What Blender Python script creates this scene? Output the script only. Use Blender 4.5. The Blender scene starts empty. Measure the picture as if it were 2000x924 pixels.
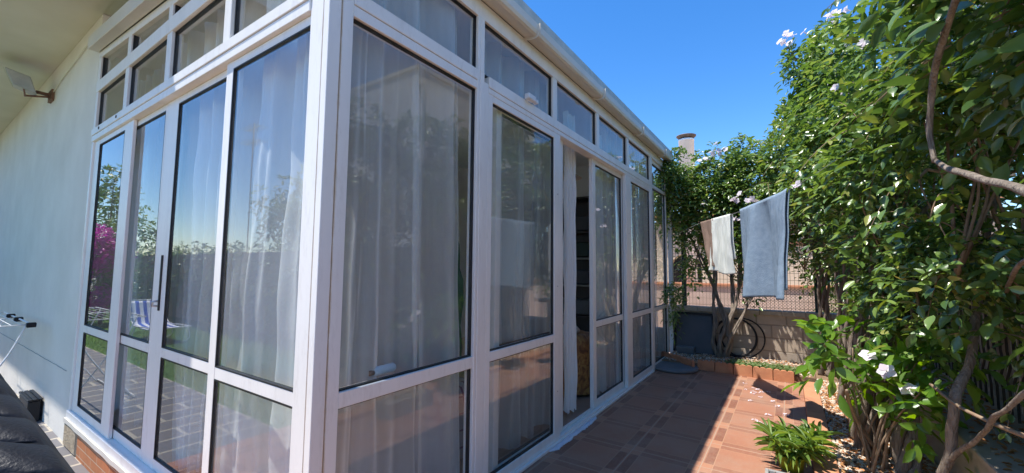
import bpy, bmesh, math, random
import numpy as np
from mathutils import Vector, Matrix, noise
random.seed(7); RNG = np.random.default_rng(11)
S = bpy.context.scene
COL = S.collection
R = math.radians
# ------------------------------------------------------------------ camera
camd = bpy.data.cameras.new('camera'); cam = bpy.data.objects.new('camera', camd); COL.objects.link(cam); S.camera = cam
yaw, pitch, roll, FPX = R(33.745), R(4.413), R(0.503), 807.137
fw = Vector((math.cos(pitch)*math.cos(yaw), math.cos(pitch)*math.sin(yaw), math.sin(pitch)))
rt = fw.cross(Vector((0, 0, 1))).normalized(); up = rt.cross(fw)
r2 = rt*math.cos(roll)+up*math.sin(roll); u2 = -rt*math.sin(roll)+up*math.cos(roll)
M = Matrix((r2, u2, -fw)).transposed().to_4x4(); M.translation = Vector((-1.003, -1.655, 1.45)); cam.matrix_world = M
camd.sensor_fit = 'HORIZONTAL'; camd.sensor_width = 36; camd.lens = 36*FPX/2000
camd.clip_start = 0.03; camd.clip_end = 3000
# ------------------------------------------------------------------ sky, sun, exposure
SUNV = Vector((-0.30, 0.27, 1.0)).normalized()
w = bpy.data.worlds.new('World'); S.world = w; w.use_nodes = True
nt = w.node_tree; sky = nt.nodes.new('ShaderNodeTexSky'); sky.sky_type = 'NISHITA'; sky.sun_disc = False
sky.sun_elevation = math.asin(SUNV.z); sky.sun_rotation = math.atan2(SUNV.x, SUNV.y)
sky.altitude = 100; sky.air_density = 1.0; sky.dust_density = 0.15; sky.ozone_density = 3.0
hsv = nt.nodes.new('ShaderNodeHueSaturation'); hsv.inputs['Saturation'].default_value = 1.32; hsv.inputs['Hue'].default_value = .505
nt.links.new(sky.outputs[0], hsv.inputs['Color']); nt.links.new(hsv.outputs[0], nt.nodes['Background'].inputs[0]); nt.nodes['Background'].inputs[1].default_value = 0.116
sd = bpy.data.lights.new('sun', 'SUN'); sd.energy = 3.2; sd.angle = R(0.53); sd.color = (1, .955, .89)
so = bpy.data.objects.new('sun', sd); COL.objects.link(so); so.rotation_euler = SUNV.to_track_quat('Z', 'Y').to_euler(); so.location = (0, 0, 20)
S.view_settings.view_transform = 'Standard'; S.view_settings.look = 'None'; S.view_settings.gamma = 1
S.view_settings.exposure = 1.22
S.render.engine = 'CYCLES'
S.cycles.max_bounces = 12; S.cycles.transparent_max_bounces = 40; S.cycles.diffuse_bounces = 5; S.cycles.glossy_bounces = 5
S.cycles.caustics_reflective = False; S.cycles.caustics_refractive = False; S.cycles.sample_clamp_indirect = 6
S.cycles.use_denoising = True
# ------------------------------------------------------------------ materials
def newmat(name):
    m = bpy.data.materials.new(name); m.use_nodes = True
    n = m.node_tree.nodes; n.clear()
    o = n.new('ShaderNodeOutputMaterial')
    return m, n, m.node_tree.links, o
def mathn(n, l, op, a, b=None, c=None, clamp=False):
    x = n.new('ShaderNodeMath'); x.operation = op; x.use_clamp = clamp
    for i, v in enumerate((a, b, c)):
        if v is None: continue
        if isinstance(v, (int, float)): x.inputs[i].default_value = v
        else: l.new(v, x.inputs[i])
    return x.outputs[0]
def mixc(n, l, f, a, b):
    x = n.new('ShaderNodeMix'); x.data_type = 'RGBA'
    for i, v in ((0, f), (6, a), (7, b)):
        if isinstance(v, (int, float)): x.inputs[i].default_value = v
        elif isinstance(v, tuple): x.inputs[i].default_value = (*v, 1)
        else: l.new(v, x.inputs[i])
    return x.outputs[2]
def noisen(n, l, scale, detail=4, vec=None, dist=0.0, rough=.55):
    t = n.new('ShaderNodeTexNoise'); t.inputs['Scale'].default_value = scale; t.inputs['Detail'].default_value = detail
    t.inputs['Distortion'].default_value = dist; t.inputs['Roughness'].default_value = rough
    if vec is not None: l.new(vec, t.inputs['Vector'])
    return t.outputs['Fac']
def ramp(n, l, f, stops):
    r = n.new('ShaderNodeValToRGB'); e = r.color_ramp.elements
    while len(e) < len(stops): e.new(.5)
    for el, (p, c) in zip(e, stops): el.position = p; el.color = (*c, 1) if isinstance(c, tuple) else (c, c, c, 1)
    l.new(f, r.inputs[0]); return r.outputs[0]
def coords(n, kind='Object'):
    return n.new('ShaderNodeTexCoord').outputs[kind]
def geopos(n): return n.new('ShaderNodeNewGeometry').outputs['Position']
def mapping(n, l, v, scale=(1, 1, 1), loc=(0, 0, 0)):
    m = n.new('ShaderNodeMapping'); l.new(v, m.inputs[0]); m.inputs['Scale'].default_value = scale; m.inputs['Location'].default_value = loc
    return m.outputs[0]
def bumpn(n, l, h, strength=.3, dist=.01):
    b = n.new('ShaderNodeBump'); b.inputs['Strength'].default_value = strength; b.inputs['Distance'].default_value = dist
    l.new(h, b.inputs['Height']); return b.outputs[0]
def pbsdf(n, l, col, rough=.6, nrm=None, spec=.5, metal=0):
    p = n.new('ShaderNodeBsdfPrincipled')
    if isinstance(col, tuple): p.inputs['Base Color'].default_value = (*col, 1)
    else: l.new(col, p.inputs['Base Color'])
    if isinstance(rough, (int, float)): p.inputs['Roughness'].default_value = rough
    else: l.new(rough, p.inputs['Roughness'])
    p.inputs['Specular IOR Level'].default_value = spec; p.inputs['Metallic'].default_value = metal
    if nrm is not None: l.new(nrm, p.inputs['Normal'])
    return p
def simple(name, a, b=None, scale=5, rough=.6, bump=0, bscale=60, spec=.5, metal=0, bdist=.005, stretch=(1, 1, 1)):
    m, n, l, o = newmat(name)
    v = mapping(n, l, geopos(n), stretch)
    b = b or tuple(x*.8 for x in a)
    f = noisen(n, l, scale, 6, v)
    f = ramp(n, l, f, [(.3, 0.0), (.7, 1.0)])
    c = mixc(n, l, f, a, b)
    nr = bumpn(n, l, noisen(n, l, bscale, 5, v), bump, bdist) if bump else None
    l.new(pbsdf(n, l, c, rough, nr, spec, metal).outputs[0], o.inputs[0]); return m
MT = {}
# white lacquered aluminium, grime in streaks
def alu(name, base, stain=False):
    m, n, l, o = newmat(name)
    g = geopos(n)
    f = noisen(n, l, 6, 6, mapping(n, l, g, (1, 1, .15)))
    c = mixc(n, l, ramp(n, l, f, [(.4, 0.0), (.8, .5)]), base, tuple(x*.82 for x in base))
    fine = noisen(n, l, 14, 8, mapping(n, l, g, (1, 1, .22)), rough=.8); c = mixc(n, l, ramp(n, l, fine, [(.52, 0.0), (.72, .38)]), c, (.47, .43, .37))
    if stain:
        s = n.new('ShaderNodeSeparateXYZ'); l.new(g, s.inputs[0])
        wob = noisen(n, l, 1.0, 5, mapping(n, l, g, (.1, .1, 3.5)))
        for ax, ctr, wd, am in ((0, .061, .010, 1.0), (1, .045, .010, .75)):
            off = mathn(n, l, 'MULTIPLY_ADD', wob, .006, ctr-.003)
            d = mathn(n, l, 'ABSOLUTE', mathn(n, l, 'SUBTRACT', s.outputs[ax], off))
            strength = noisen(n, l, 1.0, 6, mapping(n, l, g, (.3, .3, 3.0), (ax*7., 0, 3)), rough=.7)
            ww = mathn(n, l, 'MULTIPLY', ramp(n, l, strength, [(.3, .25), (.75, 1.6)]), wd)
            k = mathn(n, l, 'SUBTRACT', 1.0, mathn(n, l, 'DIVIDE', d, ww), clamp=True)
            k = mathn(n, l, 'MULTIPLY', k, am, clamp=True)
            c = mixc(n, l, k, c, (.50, .36, .20))
    l.new(pbsdf(n, l, c, .38, None, .5).outputs[0], o.inputs[0]); return m
MT['alu'] = alu('white_aluminium', (.82, .80, .76))
MT['alupost'] = alu('white_aluminium_rust_streaked', (.82, .80, .76), True)
MT['gutter'] = simple('gutter_enamel', (.66, .62, .54), (.56, .53, .46), 3, .4)
MT['rubber'] = simple('black_rubber', (.012, .012, .014), rough=.5)
MT['plaster'] = simple('wall_plaster', (.80, .76, .68), (.70, .66, .58), 1.6, .9, .5, 22, .2)
MT['soffit'] = simple('soffit_plaster', (.72, .69, .60), (.64, .61, .52), 1.5, .9, .25, 40, .2)
MT['roofflash'] = simple('roof_sheet', (.50, .52, .48), (.38, .40, .36), 9, .5, .2, 50)
# thin glass
def glass(name, ior=1.52, tint=(.965, .978, .978)):
    m, n, l, o = newmat(name)
    fr = n.new('ShaderNodeFresnel'); fr.inputs['IOR'].default_value = ior
    g = n.new('ShaderNodeNewGeometry')
    f = mathn(n, l, 'MULTIPLY', fr.outputs[0], 1.62, clamp=True)
    f = mathn(n, l, 'MULTIPLY', f, mathn(n, l, 'SUBTRACT', 1.0, g.outputs['Backfacing']))
    tr = n.new('ShaderNodeBsdfTransparent'); tr.inputs[0].default_value = (*tint, 1)
    gl = n.new('ShaderNodeBsdfGlossy'); gl.inputs['Roughness'].default_value = 0.0
    wv = noisen(n, l, 1.6, 1, g.outputs['Position'])
    l.new(bumpn(n, l, wv, .02, .01), gl.inputs['Normal'])
    dust = mathn(n, l, 'MULTIPLY_ADD', noisen(n, l, 5, 8, g.outputs['Position'], rough=.75), .55, mathn(n, l, 'MULTIPLY', noisen(n, l, 9, 6, mapping(n, l, g.outputs['Position'], (1.5, 1.5, .12)), dist=.6, rough=.7), .45))
    di = n.new('ShaderNodeBsdfDiffuse'); di.inputs[0].default_value = (.6, .58, .55, 1)
    m1 = n.new('ShaderNodeMixShader'); l.new(f, m1.inputs[0]); l.new(tr.outputs[0], m1.inputs[1]); l.new(gl.outputs[0], m1.inputs[2])
    m2 = n.new('ShaderNodeMixShader'); l.new(mathn(n, l, 'MULTIPLY', ramp(n, l, dust, [(.38, .006), (.68, .085)]), mathn(n, l, 'SUBTRACT', 1.0, g.outputs['Backfacing'])), m2.inputs[0]); l.new(m1.outputs[0], m2.inputs[1]); l.new(di.outputs[0], m2.inputs[2])
    l.new(m2.outputs[0], o.inputs[0]); return m
MT['glass'] = glass('window_glass')
def sheer(name, col, alpha=.22, trl=.42):
    m, n, l, o = newmat(name)
    g = geopos(n)
    f = noisen(n, l, 3, 5, mapping(n, l, g, (3, 3, .4)))
    c = mixc(n, l, f, col, tuple(x*.9 for x in col))
    h = noisen(n, l, 45, 6, g, rough=.7)
    nr = bumpn(n, l, h, .35, .004)
    d = n.new('ShaderNodeBsdfDiffuse'); l.new(c, d.inputs[0]); l.new(nr, d.inputs['Normal'])
    t = n.new('ShaderNodeBsdfTranslucent'); l.new(c, t.inputs[0])
    m1 = n.new('ShaderNodeMixShader'); m1.inputs[0].default_value = trl; l.new(d.outputs[0], m1.inputs[1]); l.new(t.outputs[0], m1.inputs[2])
    tr = n.new('ShaderNodeBsdfTransparent')
    a = noisen(n, l, 8, 3, mapping(n, l, g, (1, 1, .1)))
    lw = n.new('ShaderNodeLayerWeight'); lw.inputs['Blend'].default_value = .5   # the weave closes up where a fold turns edge-on
    op = mathn(n, l, 'MULTIPLY_ADD', lw.outputs['Facing'], alpha*1.5, 1-alpha, clamp=True)
    op = mathn(n, l, 'MULTIPLY_ADD', a, .12, mathn(n, l, 'SUBTRACT', op, .06), clamp=True)
    m2 = n.new('ShaderNodeMixShader'); l.new(op, m2.inputs[0]); l.new(tr.outputs[0], m2.inputs[1]); l.new(m1.outputs[0], m2.inputs[2])
    l.new(m2.outputs[0], o.inputs[0]); return m
MT['sheer'] = sheer('sheer_white_curtain_cloth', (.90, .91, .92), .52)
MT['lace'] = sheer('embroidered_curtain_cloth', (.95, .955, .94), .16, .25)
# terrace tile
def tilemat(name, per, ox, oy, centre, border, patch, grout, step=None):
    m, n, l, o = newmat(name)
    g = geopos(n); s = n.new('ShaderNodeSeparateXYZ'); l.new(g, s.inputs[0])
    def cell(v, off):
        q = mathn(n, l, 'DIVIDE', mathn(n, l, 'SUBTRACT', v, off), per)
        fl = mathn(n, l, 'FLOOR', q); fr = mathn(n, l, 'SUBTRACT', q, fl)
        e = mathn(n, l, 'MULTIPLY', mathn(n, l, 'SUBTRACT', .5, mathn(n, l, 'ABSOLUTE', mathn(n, l, 'SUBTRACT', fr, .5))), per)  # metres to nearest edge
        return fl, fr, e
    fx, ux, ex = cell(s.outputs[0], ox); fy, uy, ey = cell(s.outputs[1], oy)
    cv = n.new('ShaderNodeCombineXYZ'); l.new(fx, cv.inputs[0]); l.new(fy, cv.inputs[1])
    wn = n.new('ShaderNodeTexWhiteNoise'); wn.noise_dimensions = '3D'; l.new(cv.outputs[0], wn.inputs['Vector'])
    def below(v, t, soft=.003):
        return mathn(n, l, 'DIVIDE', mathn(n, l, 'SUBTRACT', t+soft/2, v), soft, clamp=True)
    bx = below(ex, .080); by = below(ey, .078)
    corner = mathn(n, l, 'MULTIPLY', bx, by); anyb = mathn(n, l, 'MAXIMUM', bx, by)
    pby = mathn(n, l, 'SUBTRACT', by, corner); pbx = mathn(n, l, 'MULTIPLY', mathn(n, l, 'MULTIPLY', below(ex, .078), mathn(n, l, 'SUBTRACT', 1.0, by)), .55); pb = mathn(n, l, 'MAXIMUM', pby, pbx)
    inx = mathn(n, l, 'MULTIPLY', pb, mathn(n, l, 'SUBTRACT', 1.0, below(mathn(n, l, 'MINIMUM', ex, ey), .012)))
    # thin embossed line between centre and border, grout between tiles
    l1 = mathn(n, l, 'MULTIPLY', below(mathn(n, l, 'ABSOLUTE', mathn(n, l, 'SUBTRACT', ex, .080)), .003, .002), 1.0)
    l2 = below(mathn(n, l, 'ABSOLUTE', mathn(n, l, 'SUBTRACT', ey, .078)), .003, .002)
    gr = below(mathn(n, l, 'MINIMUM', ex, ey), .004, .003)
    big = noisen(n, l, 3.2, 6, g); fine = noisen(n, l, 38, 6, g, rough=.7)
    cc = mixc(n, l, big, centre, tuple(x*.74 for x in centre))
    cc = mixc(n, l, mathn(n, l, 'MULTIPLY', wn.outputs['Value'], .35), cc, tuple(x*.7 for x in centre))
    streak = noisen(n, l, 22, 6, mapping(n, l, g, (1, 6, 1)), dist=1.5)
    pc = mixc(n, l, ramp(n, l, streak, [(.3, 0.0), (.7, 1.0)]), patch, tuple(x*.55 for x in patch))
    c = mixc(n, l, mathn(n, l, 'MULTIPLY', corner, .8), cc, border)
    c = mixc(n, l, mathn(n, l, 'MULTIPLY', inx, .75), c, pc)
    c = mixc(n, l, ramp(n, l, fine, [(.5, 0.0), (.75, .35)]), c, (.5, .33, .2))
    ll = mathn(n, l, 'MULTIPLY', mathn(n, l, 'MAXIMUM', l1, l2), .55)
    c = mixc(n, l, ll, c, (.5, .30, .18))
    dirt = noisen(n, l, 2.1, 8, g, rough=.75)
    c = mixc(n, l, gr, c, grout)
    c = mixc(n, l, ramp(n, l, dirt, [(.45, 0.0), (.75, .6)]), c, (.36, .26, .19))
    h = mathn(n, l, 'SUBTRACT', mathn(n, l, 'MULTIPLY', fine, .3), mathn(n, l, 'MAXIMUM', gr, mathn(n, l, 'MULTIPLY', ll, .6)))
    l.new(pbsdf(n, l, c, mathn(n, l, 'MULTIPLY_ADD', fine, .3, .32), bumpn(n, l, h, .5, .004), .4).outputs[0], o.inputs[0]); return m
MT['tile'] = tilemat('terracotta_tile', .505, 2.93, -1.06, (.43, .195, .118), (.43, .205, .12), (.25, .10, .064), (.40, .28, .20))
def slatemat():
    m, n, l, o = newmat('slate_paving')
    g = geopos(n)
    v = mapping(n, l, g, (1, 1, 1))
    b = n.new('ShaderNodeTexBrick'); l.new(v, b.inputs['Vector']); b.inputs['Scale'].default_value = 1
    b.inputs['Brick Width'].default_value = .62; b.inputs['Row Height'].default_value = .30; b.inputs['Mortar Size'].default_value = .018
    b.inputs['Color1'].default_value = (.10, .105, .12, 1); b.inputs['Color2'].default_value = (.16, .15, .15, 1); b.inputs['Mortar'].default_value = (.42, .38, .30, 1)
    f = noisen(n, l, 12, 6, g); c = mixc(n, l, mathn(n, l, 'MULTIPLY', f, .5), b.outputs[0], (.2, .17, .15))
    l.new(pbsdf(n, l, c, .5, bumpn(n, l, f, .3, .005)).outputs[0], o.inputs[0]); return m
MT['slate'] = slatemat()
def blockmat(name, c1, c2, mort, bw, rh, ms=.012, plane='yz', off=(0, 0, 0), bump=.6):
    m, n, l, o = newmat(name)
    g = geopos(n); s = n.new('ShaderNodeSeparateXYZ'); l.new(g, s.inputs[0])
    cb = n.new('ShaderNodeCombineXYZ')
    a, b_ = {'yz': (1, 2), 'xz': (0, 2), 'xy': (0, 1)}[plane]
    l.new(s.outputs[a], cb.inputs[0]); l.new(s.outputs[b_], cb.inputs[1])
    v = mapping(n, l, cb.outputs[0], (1, 1, 1), off)
    b = n.new('ShaderNodeTexBrick'); l.new(v, b.inputs['Vector']); b.inputs['Scale'].default_value = 1
    b.inputs['Brick Width'].default_value = bw; b.inputs['Row Height'].default_value = rh; b.inputs['Mortar Size'].default_value = ms; b.inputs['Mortar Smooth'].default_value = .3
    b.inputs['Color1'].default_value = (*c1, 1); b.inputs['Color2'].default_value = (*c2, 1); b.inputs['Mortar'].default_value = (*mort, 1)
    f = noisen(n, l, 9, 8, g, rough=.7); c = mixc(n, l, ramp(n, l, f, [(.4, 0.0), (.8, .6)]), b.outputs[0], tuple(x*.6 for x in c1))
    h = mathn(n, l, 'SUBTRACT', mathn(n, l, 'MULTIPLY', noisen(n, l, 80, 5, g), .4), b.outputs['Fac'])
    l.new(pbsdf(n, l, c, .9, bumpn(n, l, h, bump, .008), .2).outputs[0], o.inputs[0]); return m
MT['block'] = blockmat('concrete_block', (.54, .44, .34), (.44, .37, .30), (.34, .28, .22), .40, .20)
MT['riser'] = blockmat('riser_tile', (.50, .20, .09), (.42, .16, .07), (.5, .40, .28), .33, .075, .004, off=(.1, .02, 0), bump=.2)
MT['cap'] = simple('cap_stone', (.50, .42, .32), (.38, .31, .23), 9, .85, .4, 70)
MT['terracotta'] = simple('terracotta', (.58, .26, .13), (.44, .18, .09), 8, .8, .35, 60)
MT['kerb'] = simple('kerb_tile', (.56, .26, .13), (.44, .20, .11), 5, .75, .3, 60)
MT['soil'] = simple('soil', (.16, .10, .06), (.28, .19, .12), 14, .95, .8, 50, .1)
def stonemat():
    m, n, l, o = newmat('gravel_stone')
    g = n.new('ShaderNodeNewGeometry')
    c = ramp(n, l, g.outputs['Random Per Island'], [(0, (.62, .55, .44)), (.25, (.55, .50, .42)), (.45, (.50, .22, .08)), (.62, (.36, .14, .05)), (.8, (.68, .62, .52)), (1, (.25, .16, .10))])
    l.new(pbsdf(n, l, c, .8, bumpn(n, l, noisen(n, l, 90, 3, g.outputs['Position']), .4, .003), .3).outputs[0], o.inputs[0]); return m
MT['stone'] = stonemat()
def leafmat(name, stops, trans=.32, rough=.38, spec=.5, tcol=None):
    m, n, l, o = newmat(name)
    g = n.new('ShaderNodeNewGeometry')
    c = ramp(n, l, g.outputs['Random Per Island'], stops)
    big = noisen(n, l, 2.3, 3, g.outputs['Position'])
    c = mixc(n, l, ramp(n, l, big, [(.35, 0.0), (.7, .5)]), c, stops[-1][1])
    b = bumpn(n, l, noisen(n, l, 55, 2, g.outputs['Position']), .25, .004)
    p = pbsdf(n, l, c, rough, b, spec)
    t = n.new('ShaderNodeBsdfTranslucent')
    hs = n.new('ShaderNodeHueSaturation'); hs.inputs['Hue'].default_value = .485; hs.inputs['Saturation'].default_value = 1.15; hs.inputs['Value'].default_value = 1.9
    l.new(c, hs.inputs['Color']); l.new(hs.outputs[0], t.inputs[0])
    mx = n.new('ShaderNodeMixShader'); mx.inputs[0].default_value = trans; l.new(p.outputs[0], mx.inputs[1]); l.new(t.outputs[0], mx.inputs[2])
    l.new(mx.outputs[0], o.inputs[0]); return m
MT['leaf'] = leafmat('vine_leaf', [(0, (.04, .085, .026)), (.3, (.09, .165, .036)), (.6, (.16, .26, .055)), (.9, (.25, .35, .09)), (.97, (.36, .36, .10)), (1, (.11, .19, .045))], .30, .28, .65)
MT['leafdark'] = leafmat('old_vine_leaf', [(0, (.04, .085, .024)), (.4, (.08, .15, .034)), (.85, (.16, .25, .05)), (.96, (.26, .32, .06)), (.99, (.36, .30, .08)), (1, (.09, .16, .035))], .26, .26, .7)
MT['leafbroad'] = leafmat('broad_leaf', [(0, (.06, .14, .022)), (.5, (.10, .21, .03)), (.85, (.20, .33, .04)), (1, (.12, .24, .03))], .40, .28)
MT['leafspike'] = leafmat('lance_leaf', [(0, (.09, .17, .04)), (.5, (.13, .22, .05)), (.85, (.24, .32, .06)), (1, (.13, .22, .05))], .35)
MT['ground_leaf'] = leafmat('ivy_leaf', [(0, (.10, .16, .05)), (.5, (.17, .24, .08)), (1, (.12, .18, .06))], .3)
MT['magenta'] = leafmat('bougainvillea_bract', [(0, (.40, .02, .25)), (.6, (.55, .04, .38)), (1, (.35, .02, .22))], .4)
def petalmat():
    m, n, l, o = newmat('petal')
    g = n.new('ShaderNodeNewGeometry')
    c = ramp(n, l, g.outputs['Random Per Island'], [(0, (.80, .72, .78)), (.5, (.86, .82, .86)), (1, (.78, .62, .72))])
    d = n.new('ShaderNodeBsdfDiffuse'); l.new(c, d.inputs[0]); t = n.new('ShaderNodeBsdfTranslucent'); l.new(c, t.inputs[0])
    mx = n.new('ShaderNodeMixShader'); mx.inputs[0].default_value = .35; l.new(d.outputs[0], mx.inputs[1]); l.new(t.outputs[0], mx.inputs[2]); l.new(mx.outputs[0], o.inputs[0]); return m
MT['petal'] = petalmat()
MT['bark'] = simple('bark', (.36, .30, .24), (.16, .125, .10), 26, .95, 1.0, 60, .1, bdist=.02, stretch=(1.6, 1.6, .22))
MT['twig'] = simple('twig', (.22, .14, .09), (.32, .24, .16), 20, .85, .5, 60, .2)
MT['bluecloth'] = simple('blue_terry_cloth', (.19, .26, .34), (.26, .335, .42), 22, .95, 1.0, 160, .1, bdist=.006)
MT['whitecloth'] = simple('white_terry_cloth', (.74, .76, .72), (.66, .70, .66), 7, .95, .7, 260, .1, bdist=.005)
MT['browncloth'] = simple('brown_cloth', (.27, .19, .15), (.21, .15, .12), 8, .95, .6, 200, .1)
MT['blackplastic'] = simple('black_plastic', (.006, .007, .010), (.011, .012, .015), 6, .45, .3, 160, spec=.3)
MT['greyplastic'] = simple('grey_plastic', (.16, .17, .18), (.12, .125, .13), 5, .55, .2, 60)
MT['charcoal'] = simple('charcoal_board', (.045, .05, .06), (.07, .07, .08), 4, .5, .25, 30)
MT['darkgreen'] = simple('dark_green_paint', (.012, .035, .028), (.02, .045, .035), 6, .5)
MT['wire'] = simple('dark_fence_wire', (.03, .03, .028), (.06, .05, .04), 20, .6)
MT['whitepaint'] = simple('white_paint', (.74, .76, .78), (.66, .68, .70), 3, .5, .1, 60)
MT['rust'] = simple('rusty_metal', (.13, .065, .045), (.26, .15, .10), 18, .8, .5, 70)
MT['lampgrey'] = simple('aged_lamp_metal', (.36, .36, .34), (.26, .27, .26), 8, .5)
MT['render'] = simple('white_render', (.70, .70, .66), (.63, .62, .58), 1.2, .9, .2, 50)
MT['beige'] = simple('beige_render', (.62, .50, .36), (.54, .43, .30), 1.3, .9, .2, 50)
MT['ledge'] = simple('ledge_render', (.46, .40, .33), (.36, .31, .25), 4, .9, .4, 50)
MT['outground'] = simple('pink_paving', (.62, .47, .38), (.52, .38, .30), 2, .9, .3, 30)
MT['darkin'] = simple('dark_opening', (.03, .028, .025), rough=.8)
MT['floorin'] = simple('indoor_tile', (.34, .22, .16), (.28, .18, .13), 3, .4)
MT['inwall'] = simple('indoor_plaster', (.78, .78, .76), (.72, .72, .70), 2, .9)
MT['darkwood'] = simple('dark_wood', (.05, .045, .05), (.075, .065, .065), 6, .5, .2, 30, stretch=(1, 1, .2))
MT['lampshade'] = simple('lamp_shade', (.62, .54, .42), (.55, .47, .36), 6, .7)
MT['yellowcloth'] = None
MT['trough'] = simple('weathered_stone', (.36, .35, .33), (.22, .22, .21), 16, .9, .8, 50, .2)
MT['lime'] = simple('lime_plastic', (.30, .42, .03), (.24, .36, .03), 5, .35)
MT['reed'] = simple('dry_reed', (.50, .42, .28), (.38, .30, .18), 18, .9)
MT['lawn'] = simple('lawn_soil', (.06, .12, .02), (.09, .17, .03), 8, .95, .8, 60, .1)
MT['grass'] = leafmat('grass_blade', [(0, (.06, .14, .02)), (.5, (.10, .19, .03)), (1, (.08, .16, .03))], .3)
MT['tube'] = simple('white_tube', (.78, .78, .78), (.7, .7, .7), 6, .35)
MT['darkcowl'] = simple('sooty_cowl', (.10, .08, .07), (.20, .15, .12), 14, .7)
MT['tubewhite'] = simple('white_enamelled_flue', (.94, .94, .94), (.86, .86, .85), 2, .4)
MT['greencanvas'] = simple('green_canvas', (.02, .16, .07), (.015, .12, .05), 6, .8, .4, 200)
MT['putty'] = simple('white_filler', (.72, .76, .84), (.62, .66, .74), 30, .85, .8, 60)
MT['concrete'] = simple('rough_concrete', (.46, .38, .27), (.32, .25, .17), 10, .95, 1.0, 45, .15, bdist=.012)
MT['asphalt'] = simple('dry_ground', (.30, .26, .20), (.22, .19, .15), 1, .95)
MT['metal'] = simple('galvanised_wire', (.5, .5, .5), (.4, .4, .4), 5, .4, metal=.8)
MT['darkcrack'] = simple('crack_shadow_line', (.30, .29, .27), (.36, .35, .33), 9, .9)
def stripes(name, ax, per, ca, cb, duty=.5, extra=None):
    m, n, l, o = newmat(name)
    s = n.new('ShaderNodeSeparateXYZ'); l.new(geopos(n), s.inputs[0])
    q = mathn(n, l, 'FRACT', mathn(n, l, 'DIVIDE', s.outputs[ax], per))
    k = mathn(n, l, 'GREATER_THAN', q, duty)
    c = mixc(n, l, k, ca, cb)
    if extra:
        q2 = mathn(n, l, 'FRACT', mathn(n, l, 'DIVIDE', s.outputs[extra[0]], extra[1])); c = mixc(n, l, mathn(n, l, 'GREATER_THAN', q2, .9), c, extra[2])
    l.new(pbsdf(n, l, c, .85, None, .2).outputs[0], o.inputs[0]); return m
MT['stripeblue'] = stripes('blue_white_stripe', 0, .13, (.75, .78, .85), (.06, .12, .50), .5)
MT['stripepurple'] = stripes('purple_stripe_cloth', 0, .10, (.36, .34, .36), (.16, .08, .15), .82, (2, .12, (.2, .12, .2)))
def patterned():
    m, n, l, o = newmat('amber_patterned_cloth')
    g = geopos(n)
    f = noisen(n, l, 9, 4, g, dist=2.0)
    c = ramp(n, l, f, [(.3, (.10, .04, .02)), (.45, (.24, .10, .03)), (.6, (.38, .20, .06)), (.72, (.22, .18, .06)), (.85, (.42, .34, .20))])
    l.new(pbsdf(n, l, c, .7, bumpn(n, l, noisen(n, l, 25, 4, g), .5, .01)).outputs[0], o.inputs[0]); return m
MT['yellowcloth'] = patterned()
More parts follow.
